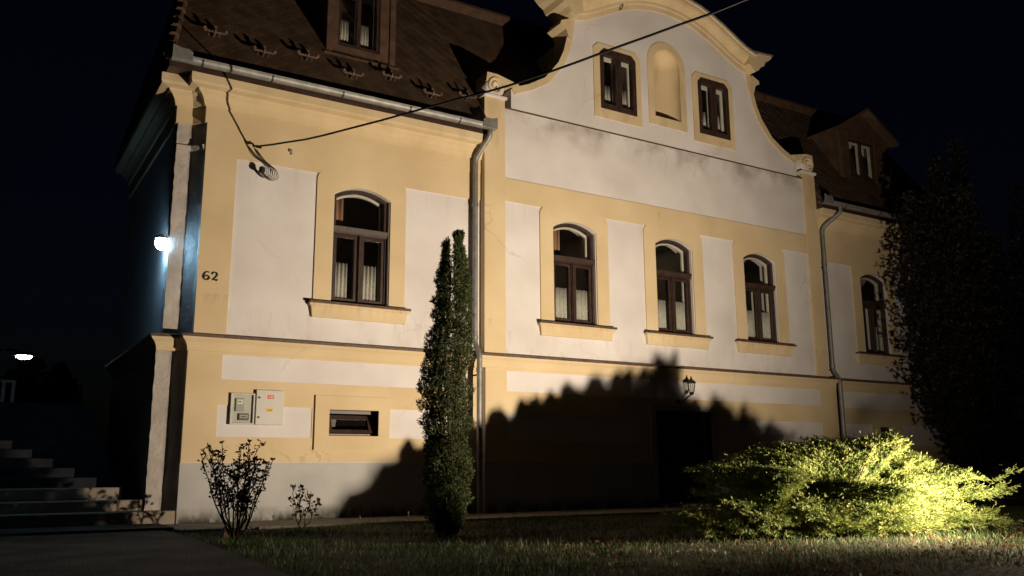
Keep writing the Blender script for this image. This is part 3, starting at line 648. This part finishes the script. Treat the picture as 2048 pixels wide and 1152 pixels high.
curtain(5.06, 5.42, .55, 4.6, 5.7, 'brown drape behind arched pane left of the dark downpipe', 'brown_cloth', 3, None, False)
curtain(9.50, 10.02, .42, 4.98, 5.72, 'brown pleated valance behind arched pane just right of the dark downpipe', 'brown_cloth', 6, None, False)

# ------------------------------------------------------------------ things on the wall
t = thing('meter_cabinet', (3.87, YL-.012, 1.46), 'grey electricity meter cabinet with clear cover set in the wall', 'meter cabinet')
yw = YL-.012
MB().plate(rpoly(3.47, 3.84, 1.46, 1.94), [rpoly(3.50, 3.815, 1.485, 1.915)], yw-.05, yw).build('meter_box', 'grey_plastic', t, bevel=.004)
MB().box(3.49, 3.82, yw-.012, yw-.004, 1.48, 1.92).build('back_panel', 'grey_plastic', t)
for (a, b, c_, d_), nm in (((3.55, 3.68, 1.66, 1.86), 'meter'), ((3.60, 3.76, 1.525, 1.63), 'meter')):
    mt_ = MB().box(a, b, yw-.040, yw-.012, c_, d_).build(nm, 'meter_pale' if c_ > 1.6 else 'meter_dark', t, bevel=.006)
    MB().box(a+.02, b-.02, yw-.043, yw-.040, c_+(.11 if c_ > 1.6 else .03), d_-.02).build('dial', 'sticker_white' if c_ > 1.6 else 'meter_pale', mt_)
    MB().box(a+.04, b-.05, yw-.045, yw-.043, d_-.06, d_-.045).build('counter', 'black_iron', mt_)
MB().box(3.50, 3.815, yw-.049, yw-.046, 1.485, 1.915).build('clear_cover', 'glass', t)
dp = MB().box(3.855, 4.29, yw-.065, yw, 1.46, 2.0).build('cabinet_door', 'grey_plastic', t, bevel=.006)
for z in (1.575, 1.88): MB().lathe((3.90, yw-.065, z), [(.016, 0), (.016, .012)], 10, 'y').build('lock', 'black_iron', dp)
st_ = MB().box(4.03, 4.13, yw-.068, yw-.0655, 1.865, 1.92).build('red_label', 'red_sticker', dp)
m = MB().plate([(4.045, 1.895), (4.055, 1.878), (4.062, 1.895), (4.058, 1.912), (4.05, 1.905)], [], yw-.0695, yw-.0682)
for i in range(3): m.box(4.072, 4.12-.012*(i == 1), yw-.0695, yw-.0682, 1.877+.012*i, 1.883+.012*i)
m.build('red_label_print', 'sticker_white', dp)
MB().box(4.02, 4.12, yw-.068, yw-.0655, 1.66, 1.72).build('yellow_label', 'yellow_sticker', dp)
m = MB().plate([(4.035, 1.672), (4.065, 1.672), (4.05, 1.707)], [(p) for p in [[(4.043, 1.677), (4.057, 1.677), (4.05, 1.694)]]], yw-.0695, yw-.0682)
for i in range(2): m.box(4.072, 4.112, yw-.0695, yw-.0682, 1.678+.014*i, 1.685+.014*i)
m.build('yellow_label_print', 'roof_trim', dp)
# house number 62
t = thing('house_number', (2.96, -.027, 3.68), 'black house number 62 on the yellow corner strip', 'house number')
def stroke(pts, rr, name):
    sm = []
    P_ = [Vector(p) for p in pts]
    for i in range(len(P_)-1):
        p0, p1, p2, p3 = P_[max(0, i-1)], P_[i], P_[i+1], P_[min(len(P_)-1, i+2)]
        for s_ in (0, .25, .5, .75):
            sm.append(.5*((2*p1)+(-p0+p2)*s_+(2*p0-5*p1+4*p2-p3)*s_*s_+(-p0+3*p1-3*p2+p3)*s_**3))
    sm.append(P_[-1]); n = len(sm)
    r_ = [np.interp(i/(n-1), [j/(len(rr)-1) for j in range(len(rr))], rr) for i in range(n)]
    MB().tube(sm, [float(x) for x in r_], 6).build(name, 'black_iron', t)
def q6(x, z): return (2.955+x, -.036, 3.675+z)
stroke([q6(.085, .125), q6(.055, .135), q6(.02, .10), q6(.008, .05), q6(.03, .012), q6(.07, .012), q6(.092, .04), q6(.075, .07), q6(.04, .068), q6(.018, .045)], [.012, .008, .014, .017, .011, .012, .016, .011, .008, .008], 'digit')
stroke([q6(.135, .10), q6(.15, .13), q6(.19, .135), q6(.212, .105), q6(.195, .065), q6(.145, .012), q6(.175, .024), q6(.205, .008), q6(.225, .03)], [.014, .010, .010, .017, .012, .009, .013, .012, .007], 'digit')
# lantern over the door
t = thing('wall_lantern', (12.5, YB, 2.12), 'black iron wall lantern on a curled bracket above the door', 'lantern')
xl, yl = 12.66, -.42
MB().tube([(12.5, YB-.01, 2.10), (12.51, YB-.10, 2.08), (12.54, YB-.18, 2.14), (12.60, -.40, 2.20), (xl, yl, 2.24)], .014, 6).build('bracket', 'black_iron', t)
MB().lathe((12.5, YB-.012, 2.10), [(.05, -.01), (.05, .015), (.03, .03)], 10, 'y').build('wall_plate', 'black_iron', t)
MB().lathe((xl, yl, 2.22), [(.02, 0), (.045, .02), (.05, .05), (.055, .06)], 6).build('base', 'black_iron', t)
MB().lathe((xl, yl, 2.28), [(.052, 0), (.078, .19)], 6).build('glass', 'glass', t)
for j in range(6):
    a = 2*math.pi*j/6; MB().tube([(xl+.053*math.cos(a), yl+.053*math.sin(a), 2.28), (xl+.080*math.cos(a), yl+.080*math.sin(a), 2.47)], .006, 4).build('glazing_bar', 'black_iron', t)
MB().lathe((xl, yl, 2.465), [(.105, 0), (.10, .012), (.06, .055), (.03, .075), (.03, .09), (.015, .10), (.02, .12), (.003, .145)], 6).build('cap', 'black_iron', t)
# LED lamp on the side wall
lc = Vector((2.365, .29, 4.22))
t = thing('wall_lamp', (2.47, .36, 4.22), 'glaring blue white lamp on the side of the left corner pier', 'lamp')
MB().tube([(2.47, .36, 4.36), (2.42, .30, 4.42), (lc.x, lc.y, 4.38)], .014, 6).build('arm', 'zinc', t)
MB().lathe((lc.x, lc.y, 4.32), [(.03, .07), (.07, .05), (.10, 0)], 12).build('shade', 'zinc', t)
MB().lathe((lc.x, lc.y, 4.20), [(.02, -.05), (.06, -.03), (.09, .02), (.098, .06), (.09, .10), (.06, .118)], 12).build('bulb', 'led_white', t, True)
# overhead cable and its insulator
def on_cable(x, y):                                   # pixel -> point in the upright plane the cable hangs in
    d = r2*(x-1024)+u2*(576-y)+fwd*1770.6; nn = Vector((1, .374, 0)); t_ = (Vector((3.6, -.15, 0))-Vector((0, -14, 0))).dot(nn)/Vector((d.x, d.y, 0)).dot(nn)
    return Vector((0, -14, ZC))+d*t_
cab = [on_cable(*p) for p in [(506, 292), (520, 292), (545, 289), (570, 285), (610, 279), (650, 270), (690, 259.5), (765, 240), (815, 226), (865, 212), (915, 198), (965, 186), (1015, 172), (1090, 147), (1152, 125), (1230, 96), (1300, 71), (1360, 49), (1420, 28)]]
cab += [(7.2, -9.8, 5.70), (8.85, -14.2, 6.3), (11.8, -22.2, 8.0)]
tag(MB().tube(cab, .015, 6).build('overhead_cable', 'black_rubber', None, True), 'black power cable running from the wall up across the gable', 'cable')
t = thing('cable_bracket', (3.70, -.012, 5.56), 'dark insulator bracket with looping wires high on the left wall', 'insulator')
MB().tube([(3.74, .0, 5.56), (3.74, -.16, 5.56), (3.74, -.17, 5.60)], .014, 6).build('hook', 'black_iron', t)
MB().lathe((3.74, -.17, 5.56), [(.012, -.055), (.045, -.04), (.055, -.01), (.04, .01), (.048, .03), (.03, .055)], 10).build('knob', 'black_rubber', t, True)
for i in range(5):
    a = Vector((3.59+.012*i, -.17, 5.92-.008*i)); e = Vector((3.755, -.16, 5.54-.008*i))
    md_ = [a, a+Vector((.10+.015*i, .02, -.16)), Vector((3.88+.028*i, -.11, 5.66-.012*i)), Vector((3.90+.03*i, -.11, 5.53-.014*i)), Vector((3.83+.01*i, -.13, 5.475-.013*i)), e]
    sm = []
    for j in range(len(md_)-1):
        p0, p1, p2, p3 = md_[max(0, j-1)], md_[j], md_[j+1], md_[min(len(md_)-1, j+2)]
        for s_ in (0, .25, .5, .75): sm.append(.5*((2*p1)+(-p0+p2)*s_+(2*p0-5*p1+4*p2-p3)*s_*s_+(-p0+3*p1-3*p2+p3)*s_**3))
    sm.append(md_[-1]); MB().tube(sm, .0055, 5).build('loop_wire', 'black_rubber', t)
MB().tube([(3.56, -.17, 5.99), (3.60, -.17, 5.93)], [.012, .024], 6).build('clamp', 'black_rubber', t)
MB().tube([(3.62, -.18, 5.94), (3.70, -.22, 5.925)], .024, 6).build('clamp', 'black_rubber', t)
t = MB().tube([(4.20, -.01, 6.0), (4.22, -.06, 6.04), (4.255, -.06, 6.04), (4.25, -.06, 5.99), (4.24, -.03, 5.965), (4.29, -.02, 5.985), (4.30, -.01, 5.965)], .008, 5).build('wall_hook', 'black_iron')
tag(t, 'small bent black iron hook on the yellow frieze', 'hook')
t = MB().tube([(11.30, -.14, 10.55), (11.30, -.24, 10.54), (11.33, -.25, 10.60), (11.36, -.22, 10.66)], .014, 5).build('wall_hook', 'brown_metal')
tag(t, 'small rusty iron hook high on the white gable', 'hook')

# ------------------------------------------------------------------ stairs at the left
t = thing('staircase', (0, -.15, 0), 'wide stone stairs climbing along the dark side wall', 'stairs')
ys, zs_ = -.12, .03
tops = [.20, .355, .53]+[.53+.145*i for i in range(1, 11)]
yy = [-.12, .24, .60]+[.60+.36*i for i in range(1, 11)]
for i, (z, y) in enumerate(zip(tops, yy)):
    xr = [2.76, 2.38, 2.13][i] if i < 3 else 2.06
    MB().box(-3.2, xr, y, y+.365 if i < 12 else y+4, z-.155 if i else .0, z).build('step', 'step_stone' if i < 3 else 'shaded_stone', t, bevel=.012)
    MB().box(-3.18, xr-.02, y+.02, y+.8, .0, z-.157).build('core', 'concrete', t) if i else None
# frame at the top of the stairs
c_ = at_Y(16, 760, 5.2)
t = thing('railing_frame', (c_.x, 5.2, 1.98), 'small pale inverted U frame at the top of the dark stairs', 'railing')
MB().box(c_.x-.11, c_.x+.14, 5.17, 5.23, c_.z-.05, c_.z).build('top_bar', 'pale_wood', t)
for x in (c_.x-.06, c_.x+.10): MB().box(x-.03, x+.03, 5.175, 5.225, 1.98, c_.z-.052).build('post', 'pale_wood', t)
# far street lamp
c_ = at_Y(48, 712, 22)
t = thing('street_lamp', (c_.x-.8, 22, 0), 'distant street lamp shining white beyond the stairs', 'street lamp')
MB().tube([(c_.x-.9, 22, 0), (c_.x-.9, 22, c_.z+.05), (c_.x-.5, 22, c_.z+.2), (c_.x-.2, 22, c_.z+.15)], .05, 8).build('pole', 'black_iron', t)
MB().lathe((c_.x, 22, c_.z), [(.05, .16), (.30, .12), (.36, .03), (.36, 0)], 10).build('head', 'black_iron', t)
MB().lathe((c_.x, 22, c_.z-.06), [(.12, -.05), (.24, 0), (.26, .055)], 12).build('diffuser', 'street_led', t, True)

# ------------------------------------------------------------------ floodlight fixture (just outside the frame)
t = thing('floodlight', (FL.x, FL.y, -.02), 'black garden floodlight on a stake beside the juniper', 'floodlight')
d = (FT-FL).normalized(); sx = d.cross(Vector((0, 0, 1))).normalized(); uu = sx.cross(d)
def fb(a0, a1, b0, b1, c0, c1, name, mt):
    m = MB().box(a0, a1, b0, b1, c0, c1); m.v = [tuple(FL+sx*p[0]+d*p[1]+uu*p[2]) for p in m.v]; return m.build(name, mt, t)
fb(-.14, .14, -.20, -.11, -.10, .10, 'housing', 'black_iron'); m = MB().lathe((0, 0, 0), [(.095*math.cos(e_), .085*math.sin(e_)) for e_ in [math.pi/2*i/6*.98 for i in range(7)]], 14)
m.v = [tuple(FL+sx*p[0]+uu*p[1]+d*(p[2]-.105)) for p in m.v]; m.build('lens', 'flood_glass', t, True)
MB().tube([(FL.x-.02, FL.y-.10, -.1), (FL.x-.02, FL.y-.10, .42)], .02, 6).build('stake', 'black_iron', t)

# ------------------------------------------------------------------ vegetation
def nrm(a): return a/np.maximum(1e-9, np.linalg.norm(a, axis=-1, keepdims=True))
def spikes(P, D, Ln, Wd):                             # flat tapered leaf (2 tris) from base points P along D
    n = len(P); q = nrm(np.cross(D, nrm(rng.normal(size=(n, 3)))))
    a = P-q*Wd[:, None]*.25; b = P+D*Ln[:, None]*.45+q*Wd[:, None]; c = P+D*Ln[:, None]; e = P+D*Ln[:, None]*.45-q*Wd[:, None]
    V = np.stack([a, b, c, e], 1).reshape(-1, 3); F = np.arange(4*n).reshape(n, 4); return V, F
def plant(name, V, F, mt, parent):
    me = fast_mesh(name, V, F); return link(name, me, mt, parent)
# ---- spreading juniper
JB = Vector((9.0, -6.75, 0))
t = thing('juniper', JB, 'wide spreading yellow green juniper lit by the floodlight', 'shrub')
ang = [-180, -173, -160, -145, -128, -95, -73, -50, -36, -18, -5, 8, 35, 60, 90, 121, 140, 160, 180]
lng = [2.05, 2.0, 1.5, 1.0, .9, .80, .75, 1.0, 1.75, 2.2, 2.0, 2.5, 1.8, 1.5, 1.6, 1.85, 1.85, 2.0, 2.05]
hgt = [.60, .60, .56, .50, .46, .44, .42, .46, .60, .84, 1.18, 1.0, 1.0, 1.02, .96, .82, .66, .60, .60]
brV, brF = [], []; SP, SD, SL = [], [], []; mbr = MB()
SB, SDD, SLL = [], [], []
def spray(p, d, n, length):                           # feathery side twigs along a direction
    for i in range(n):
        s_ = (i+random.random())/n
        side = d.cross(Vector((random.gauss(0, .45), random.gauss(0, .45), random.gauss(0, 1)))).normalized()
        SB.append(p+d*length*s_); SDD.append((d*.8+side*random.uniform(.25, .7)+Vector((0, 0, .12))).normalized())
        SLL.append(random.uniform(.05, .12)*(1.15-.5*s_))
def allowed(q, slack=0.):
    rel = q-np.array(FL); az = np.degrees(np.arctan2(rel[:, 0], rel[:, 1])); hd = np.hypot(rel[:, 0], rel[:, 1])
    jit = 1+.05*np.sin(az*1.3+1)+.045*np.sin(az*2.7-rel[:, 2]*14)+.07*rng.normal(size=len(az)); lim = jit*np.interp(az, [-180, -75, -60, -48, -44.5, -34, -26, -20, -10, 0, 10, 14, 17, 18.7, 19.3, 22, 26, 30, 34, 40, 60, 180], [.0, .04, .09, .09, -.06, -.06, -.045, .055, .122, .185, .222, .238, .258, .28, .172, .165, .16, .13, .10, .06, .4, .5])
    lim = lim+np.where((az > -27) & (az < 40), .010*np.sin(az*1.7+rel[:, 2]*9)+.007*np.sin(az*3.3-rel[:, 2]*16+hd*3), 0)
    return (rel[:, 2] < lim*hd-slack) & (hd > 1.05) & (q[:, 2] > .01)
for i in range(340):
    a = random.uniform(-180, 180); 
    if i < 110: a = random.uniform(-190, -60) % 360; a = a-360 if a > 180 else a
    Ln = float(np.interp(a, ang, lng)); Hh = float(np.interp(a, ang, hgt))
    lay = random.random()**.7; Ln *= random.uniform(.38, 1.02) if i > 24 else 1.0; hz = max(.06, Hh*(.25+.78*lay)) if i > 24 else Hh
    ca, sa = math.cos(R(a)), math.sin(R(a)); pts = []
    for k in range(9):
        s_ = k/8; rr = Ln*s_; z = hz*(1-(1-s_)**1.7)*(.96+.06*s_)
        w_ = .05*math.sin(6*s_+i); pts.append(JB+Vector((ca*rr-sa*w_, sa*rr+ca*w_, z+.02)))
    al = list(allowed(np.array([tuple(p) for p in pts]), .03)); kk = 2
    while kk < 9 and (al[kk] or kk < 2): kk += 1
    if kk > 3: mbr.tube(pts[:kk-1], [.016*(1-.85*k/8)+.001 for k in range(kk-1)], 4)
    for k in range(2, 9):
        p = pts[k]; dmain = (pts[k]-pts[k-1]).normalized()
        for _ in range(5 if k > 4 else 3):
            sd_ = Vector((-sa, ca, 0))*random.choice((-1, 1)); fan = random.uniform(.15, 1.0)
            dd = (dmain+sd_*fan+Vector((0, 0, random.uniform(-.12, .30)))).normalized()
            spray(p+dmain*random.uniform(-.2, .05), dd, 8, random.uniform(.14, .34)*(1.1-.25*k/8))
        if k == 8: spray(p, dmain, 12, .30)
for i in range(150):                                  # low skirt down to the grass
    a = random.uniform(-215, 20); Ln = float(np.interp((a+180) % 360-180, ang, lng))*random.uniform(.45, 1.0); ca, sa = math.cos(R(a)), math.sin(R(a)); hz = random.uniform(.05, .30)
    p0 = JB+Vector((ca*Ln*.35, sa*Ln*.35, hz*.6)); p1 = JB+Vector((ca*Ln, sa*Ln, hz)); dm = (p1-p0).normalized()
    for k in range(5):
        for _ in range(4):
            dd = (dm+Vector((-sa, ca, 0))*random.uniform(-1, 1)+Vector((0, 0, random.uniform(-.15, .3)))).normalized()
            spray(p0.lerp(p1, k/4), dd, 8, random.uniform(.12, .30))
# plumes that make the outline seen from the lamp, and so the shadow on the wall
LIM = ([-62, -48, -46, -21, -20, -10, 0, 10, 14, 17, 18.7, 19.3, 22, 26, 30, 34], [.09, .09, -.05, -.05, .06, .125, .188, .225, .24, .26, .282, .175, .168, .165, .135, .10])
for i in range(150):
    az = random.uniform(-20.5, 17.6) if i < 92 else (random.uniform(17.6, 34) if i < 115 else random.uniform(-64, -47))
    hd = float(np.interp(az, [-64, -47, -21, 17, 34], [2.9, 3.0, 4.1, 2.5, 3.1]))*random.uniform(.92, 1.04)
    if i in (0, 1, 2): az = 18.1+.25*i
    el = float(np.interp(az, *LIM))*random.choice((1., 1., .97, .8, .55)); tip = Vector((FL.x+hd*math.sin(R(az)), FL.y+hd*math.cos(R(az)), max(.12, FL.z+el*hd-.03)))
    root = JB+Vector((random.uniform(-.3, .3), random.uniform(-.3, .3), 0)) if az > -46 else JB+Vector((-1.3, -.1, 0)); pts = []
    for k in range(9):
        s_ = k/8; p = root.lerp(tip, s_); p.z = tip.z*(1-(1-s_)**1.8)+.02; pts.append(p)
    mbr.tube(pts[:7], [.014*(1-.85*k/8) for k in range(7)], 4)
    for k in range(1, 9):
        dm = (pts[k]-pts[k-1]).normalized(); sv_ = Vector((-dm.y, dm.x, 0)).normalized()
        for _ in range(5):
            dd = (dm+sv_*random.uniform(-.8, .8)+Vector((0, 0, random.uniform(-.12, .12)))).normalized()
            spray(pts[k]-dm*random.uniform(0, .2), dd, 9, random.uniform(.12, .30))
    spray(pts[8]-(pts[8]-pts[7]).normalized()*.22, (pts[8]-pts[7]).normalized(), 14, .24)
SB, SDD, SLL = np.array(SB), np.array(SDD), np.array(SLL); Q, DQ = [], []
for k in range(8):
    Q.append(SB+SDD*SLL[:, None]*(k/7.)); s2 = nrm(np.cross(SDD, rng.normal(size=SDD.shape))); DQ.append(nrm(SDD*.85+s2*rng.uniform(.25, .75, (len(s2), 1))))
Q, DQ = np.concatenate(Q), np.concatenate(DQ); LQ = rng.uniform(.022, .048, len(Q))
ok = allowed(Q) & allowed(Q+DQ*LQ[:, None]); V, F = spikes(Q[ok], DQ[ok], LQ[ok], LQ[ok]*.125)
plant('foliage', V, F, 'juniper_needles', t)
mbr.build('branches', 'bark', t)
# ---- columnar yew
YBs = Vector((5.12, -4.10, -.02))
t = thing('yew', YBs, 'slim columnar dark green yew standing before the downpipe', 'tree')
pxm = 1770.6/((Vector((5.12, -4.10, .8))-Vector((0, -14, ZC))).dot(fwd))
prof = [(1064, 874, 908), (1040, 860, 928), (1000, 850, 939), (950, 846, 942), (900, 843, 941), (850, 839, 940), (800, 834, 940), (760, 830, 938), (720, 842, 940), (690, 850, 940), (650, 858, 938), (600, 862, 937), (560, 868, 935), (520, 873, 932), (490, 876, 927), (470, 880, 921), (450, 912, 918)]
ypx = [p[0] for p in prof][::-1]; lpx = [p[1] for p in prof][::-1]; rpx = [p[2] for p in prof][::-1]
camx = Vector((r2.x, r2.y, 0)).normalized(); camd = Vector((-camx.y, camx.x, 0))
def px_z(y): return .0+(1064-y)/pxm
P, D = [], []; mst = MB()
for i in range(26):
    a = random.uniform(0, 2*math.pi); top = random.uniform(470, 800); pts = []
    for k in range(7):
        y = 1066+(top-1066)*k/6; l, r_ = np.interp(y, ypx, lpx), np.interp(y, ypx, rpx); c0 = (l+r_)/2-890; hw = (r_-l)/2*.5
        pts.append(YBs+camx*((c0+hw*math.cos(a)*min(1, k/3))/pxm)+camd*(hw*math.sin(a)*min(1, k/3)/pxm)+Vector((0, 0, px_z(y))))
    mst.tube(pts, [.022*(1-.8*k/6) for k in range(7)], 5)
while len(P) < 13000:
    y = random.uniform(450, 1062)
    l, r_ = np.interp(y, ypx, lpx), np.interp(y, ypx, rpx); c0 = (l+r_)/2-890; hw = (r_-l)/2
    lump = .93+.13*math.sin(y*.11+3*math.sin(y*.031))
    a = random.uniform(0, 2*math.pi); q = random.random()**.38*(lump+.06*math.sin(3*a+y*.09))
    sx_ = c0+hw*q*math.cos(a)
    if y < 640 and abs(sx_+890-(900+(y-560)*.02)) < (640-y)*.030 and y > 455: continue
    if y < 473 and sx_+890 < 905 and random.random() < .5: continue
    P.append(YBs+camx*(sx_/pxm)+camd*(hw*q*math.sin(a)/pxm)+Vector((0, 0, px_z(y))))
    D.append((camx*math.cos(a)*.55+camd*math.sin(a)*.55+Vector((random.gauss(0, .3), random.gauss(0, .3), .8))).normalized())
Pb, Db = np.array(P), np.array(D); PP, DD = [], []
for k in range(8):
    PP.append(Pb+Db*rng.uniform(0, .05, (len(Pb), 1))); DD.append(nrm(Db*.7+rng.normal(size=Db.shape)*.55))
PP = np.concatenate(PP); DD = np.concatenate(DD); Ls = rng.uniform(.022, .042, len(PP))
V, F = spikes(PP, DD, Ls, Ls*.16); plant('foliage', V, F, 'yew_needles', t); mst.build('trunk', 'bark', t)
# ---- rose bush and young rose
def rose(base, name, label, stems, hgt_, spread, leaves, leaf):
    t = thing(name, base, label, 'shrub'); m = MB(); P, D = [], []
    for i in range(stems):
        a = 2*math.pi*i/stems+random.uniform(-.3, .3); h = hgt_*random.uniform(.62, 1.0); sp = spread*random.uniform(.35, 1.0)
        lean = camx*math.cos(a)*sp+camd*math.sin(a)*sp*.8; pts = []
        for k in range(8):
            s_ = k/7; pts.append(base+lean*(s_**.85)+Vector((random.gauss(0, .012), random.gauss(0, .012), h*s_))+lean.normalized()*.05*min(1, s_*4))
        m.tube(pts, [.011*(1-.65*k/7) for k in range(8)], 5)
        tw = [(pts, 1.0)]
        for b in range(3):
            k = random.randint(2, 5); q = pts[k]; dd = Vector((random.gauss(0, .6), random.gauss(0, .6), .9)).normalized(); l_ = h*random.uniform(.15, .35)
            bp = [q+dd*l_*j/3+Vector((0, 0, .02*j)) for j in range(4)]; m.tube(bp, [.006, .005, .004, .003], 4); tw.append((bp, .5))
        for tp, wgt in tw:
            for _ in range(int(leaves*wgt)):
                s_ = random.uniform(.22, 1)**.7*(len(tp)-1); k = min(len(tp)-2, int(s_)); q = tp[k].lerp(tp[k+1], s_-k)
                dd = Vector((random.gauss(0, .8), random.gauss(0, .8), random.uniform(-.1, .8))).normalized()
                for z_ in range(3):
                    P.append(q+dd*.022*z_); D.append((dd+Vector(rng.normal(size=3))*.6).normalized())
        for z_ in range(7): P.append(pts[-1]); D.append((Vector((random.gauss(0, .6), random.gauss(0, .6), .7))).normalized())
    m.build('stems', 'rose_stem', t)
    P, D = np.array(P), np.array(D); Ls = rng.uniform(leaf*.6, leaf, len(P)); V, F = spikes(P, D, Ls, Ls*.30); plant('leaves', V, F, 'rose_leaves', t)
rose(Vector((2.80, -3.35, -.02)), 'rose_bush', 'many stemmed rose bush with small dark leaves at the corner', 15, 1.20, .40, 16, .052)
rose(Vector((3.98, -2.15, -.02)), 'young_rose', 'sparse young rose with three stems before the grey plinth', 4, .60, .22, 5, .07)
# ---- dark conifers at the right
def thuja(base, h, rad, label, n, seed):
    t = thing('conifer' if base.x > 10 else 'bush', base, label, 'tree' if base.x > 10 else 'shrub', 'dark conifers before the right wing' if base.x > 10 else None); r_ = np.random.default_rng(seed)
    NP = 14; pa = r_.uniform(0, 2*np.pi, NP); pq = r_.uniform(.15, .78, NP)*rad; ph = h*r_.uniform(.55, .97, NP); pz = h*r_.uniform(.02, .25, NP); pr_ = rad*r_.uniform(.34, .55, NP)
    pq[0] = 0; ph[0] = h; pz[0] = .1
    w_ = r_.integers(0, NP, n); z = r_.uniform(0, 1, n); a = r_.uniform(0, 2*np.pi, n)
    q = r_.uniform(0, 1, n)**.4*pr_[w_]*np.interp(z, [0, .15, .45, .8, 1], [.45, .9, 1, .5, .03])*(.85+.25*np.sin(z*29+3*np.sin(2*a+w_)))
    P = np.stack([base.x+pq[w_]*np.cos(pa[w_])*(.75+.35*z)+q*np.cos(a), base.y+pq[w_]*np.sin(pa[w_])*(.75+.35*z)+q*np.sin(a), base.z+pz[w_]+z*(ph[w_]-pz[w_])], 1)
    D = nrm(np.stack([np.cos(a)*.7, np.sin(a)*.7, np.full(n, .6)], 1)+r_.normal(size=(n, 3))*.35)
    PP = np.concatenate([P+D*r_.uniform(0, .1, (n, 1)) for _ in range(4)]); DD = nrm(np.concatenate([D]*4)+r_.normal(size=(4*n, 3))*.45)
    Ls = r_.uniform(.06, .13, 4*n); V, F = spikes(PP, DD, Ls, Ls*.22); plant('crown', V, F, 'thuja_needles', t)
    MB().tube([base+Vector((0, 0, -.05)), base+Vector((.04, 0, h*.5)), base+Vector((0, .03, h*.93))], [.14, .09, .02], 8).build('trunk', 'bark', t)
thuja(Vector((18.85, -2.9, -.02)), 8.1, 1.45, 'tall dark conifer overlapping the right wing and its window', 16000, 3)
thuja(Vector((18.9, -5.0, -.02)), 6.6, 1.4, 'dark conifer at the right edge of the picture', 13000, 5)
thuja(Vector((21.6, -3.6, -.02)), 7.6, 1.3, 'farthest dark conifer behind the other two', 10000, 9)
thuja(Vector((1.35, 9.5, 1.8)), 1.5, 1.0, 'dim rounded bush beyond the top of the stairs', 5000, 11)
# ---- grass
n = 95000
X = rng.uniform(2.2, 17.5, n); Y = rng.uniform(-9.8, -1.58, n)
edge = np.interp(Y, [-9.6, -6.2, -3.4, -1.5], [2.15, 2.32, 2.48, 2.48]); patch = np.sin(X*2.1+1.3*np.sin(Y*1.7))*np.sin(Y*2.6+X*.7)
ok = (X > edge+rng.normal(0, .05, n)) & (rng.uniform(0, 1, n) < .62+.38*patch) & (X < 1.85*(Y+14)+2.2)
X, Y = X[ok], Y[ok]; n = len(X)
P = np.stack([X, Y, np.full(n, -.025)], 1); D = nrm(np.stack([rng.normal(0, .42, n), rng.normal(0, .42, n), np.ones(n)], 1))
Ls = rng.uniform(.03, .085, n)*np.clip(1+.55*np.sin(X*3.1+np.sin(Y*2.3))*np.sin(Y*3.7+X), .35, 2)*(1+.9*(rng.uniform(0, 1, n) > .985)); V, F = spikes(P, D, Ls, rng.uniform(.0022, .0045, n))
g_ = plant('grass', V, F, 'grass', None); tag(g_, 'short patchy green lawn grass between driveway and shrubs', 'grass'); g_['kind'] = 'stuff'
# low weedy ground cover and dead leaves near the lamp
n = 2600; X = rng.uniform(4.5, 12.5, n); Y = rng.uniform(-9.7, -6.0, n); ok = rng.uniform(0, 1, n) < np.clip(.35+.65*np.sin(X*3+Y*2)*np.sin(Y*4.2), .03, 1); X, Y = X[ok], Y[ok]; n = len(X)
P = np.stack([X, Y, rng.uniform(-.01, .02, n)], 1); D = nrm(np.stack([rng.normal(0, 1, n), rng.normal(0, 1, n), rng.normal(.1, .2, n)], 1))
Ls = rng.uniform(.03, .07, n); V, F = spikes(P, D, Ls, Ls*.28); g_ = plant('leaf_litter', V, F, 'dead_leaf', None); tag(g_, 'brown dead leaves scattered on the lit lawn', 'leaves'); g_['kind'] = 'stuff'
n = 1600; X = rng.uniform(4.5, 12.5, n); Y = rng.uniform(-9.8, -5.5, n)
P = np.stack([X, Y, np.full(n, -.02)], 1); D = nrm(np.stack([rng.normal(0, .7, n), rng.normal(0, .7, n), np.ones(n)], 1)); Ls = rng.uniform(.05, .14, n)
V, F = spikes(P, D, Ls, np.full(n, .0026)); g_ = plant('dry_grass', V, F, 'dry_grass', None); tag(g_, 'dry straw coloured blades mixed in the lawn', 'grass'); g_['kind'] = 'stuff'
# pale flower stalks standing in the lawn
def ground_px(x, y, z=-.02):
    d = r2*(x-1024)+u2*(576-y)+fwd*1770.6; s_ = (z-ZC)/d.z; return Vector((0, -14, ZC))+d*s_
wh = ['beside the young rose', 'left of the yew', 'close to the left foot of the yew', 'shortest left of the yew', 'tallest right of the yew', 'behind the tall one right of the yew', 'midway between yew and juniper']
for (x, y, h), w in zip([(632, 1052, 26), (720, 1053, 18), (817, 1053, 26), (783, 1052, 14), (1030, 1046, 30), (1063, 1070, 22), (1135, 1075, 28)], wh):
    b = ground_px(x, y); hh = h/1770.6*(b-Vector((0, -14, ZC))).dot(fwd)
    m = MB().tube([b, b+Vector((.01, .0, hh*.6)), b+Vector((-.005, .01, hh))], [.004, .003, .007], 5); m.lathe((b.x-.005, b.y+.01, b.z+hh), [(.002, -.01), (.010, 0), (.012, .012), (.004, .025)], 6)
    tag(m.build('flower_stalk', 'dry_grass'), 'thin pale flower stalk in the lawn, %s' % w, 'weed', 'pale flower stalks in the lawn')
b = ground_px(447, 1078)
tag(MB().lathe((b.x, b.y, -.02), [(.055, 0), (.05, .03), (.025, .09), (.006, .14)], 7).build('pink_marker', 'pink_plastic'), 'small pale pink pointed marker at the foot of the rose bush', 'marker')
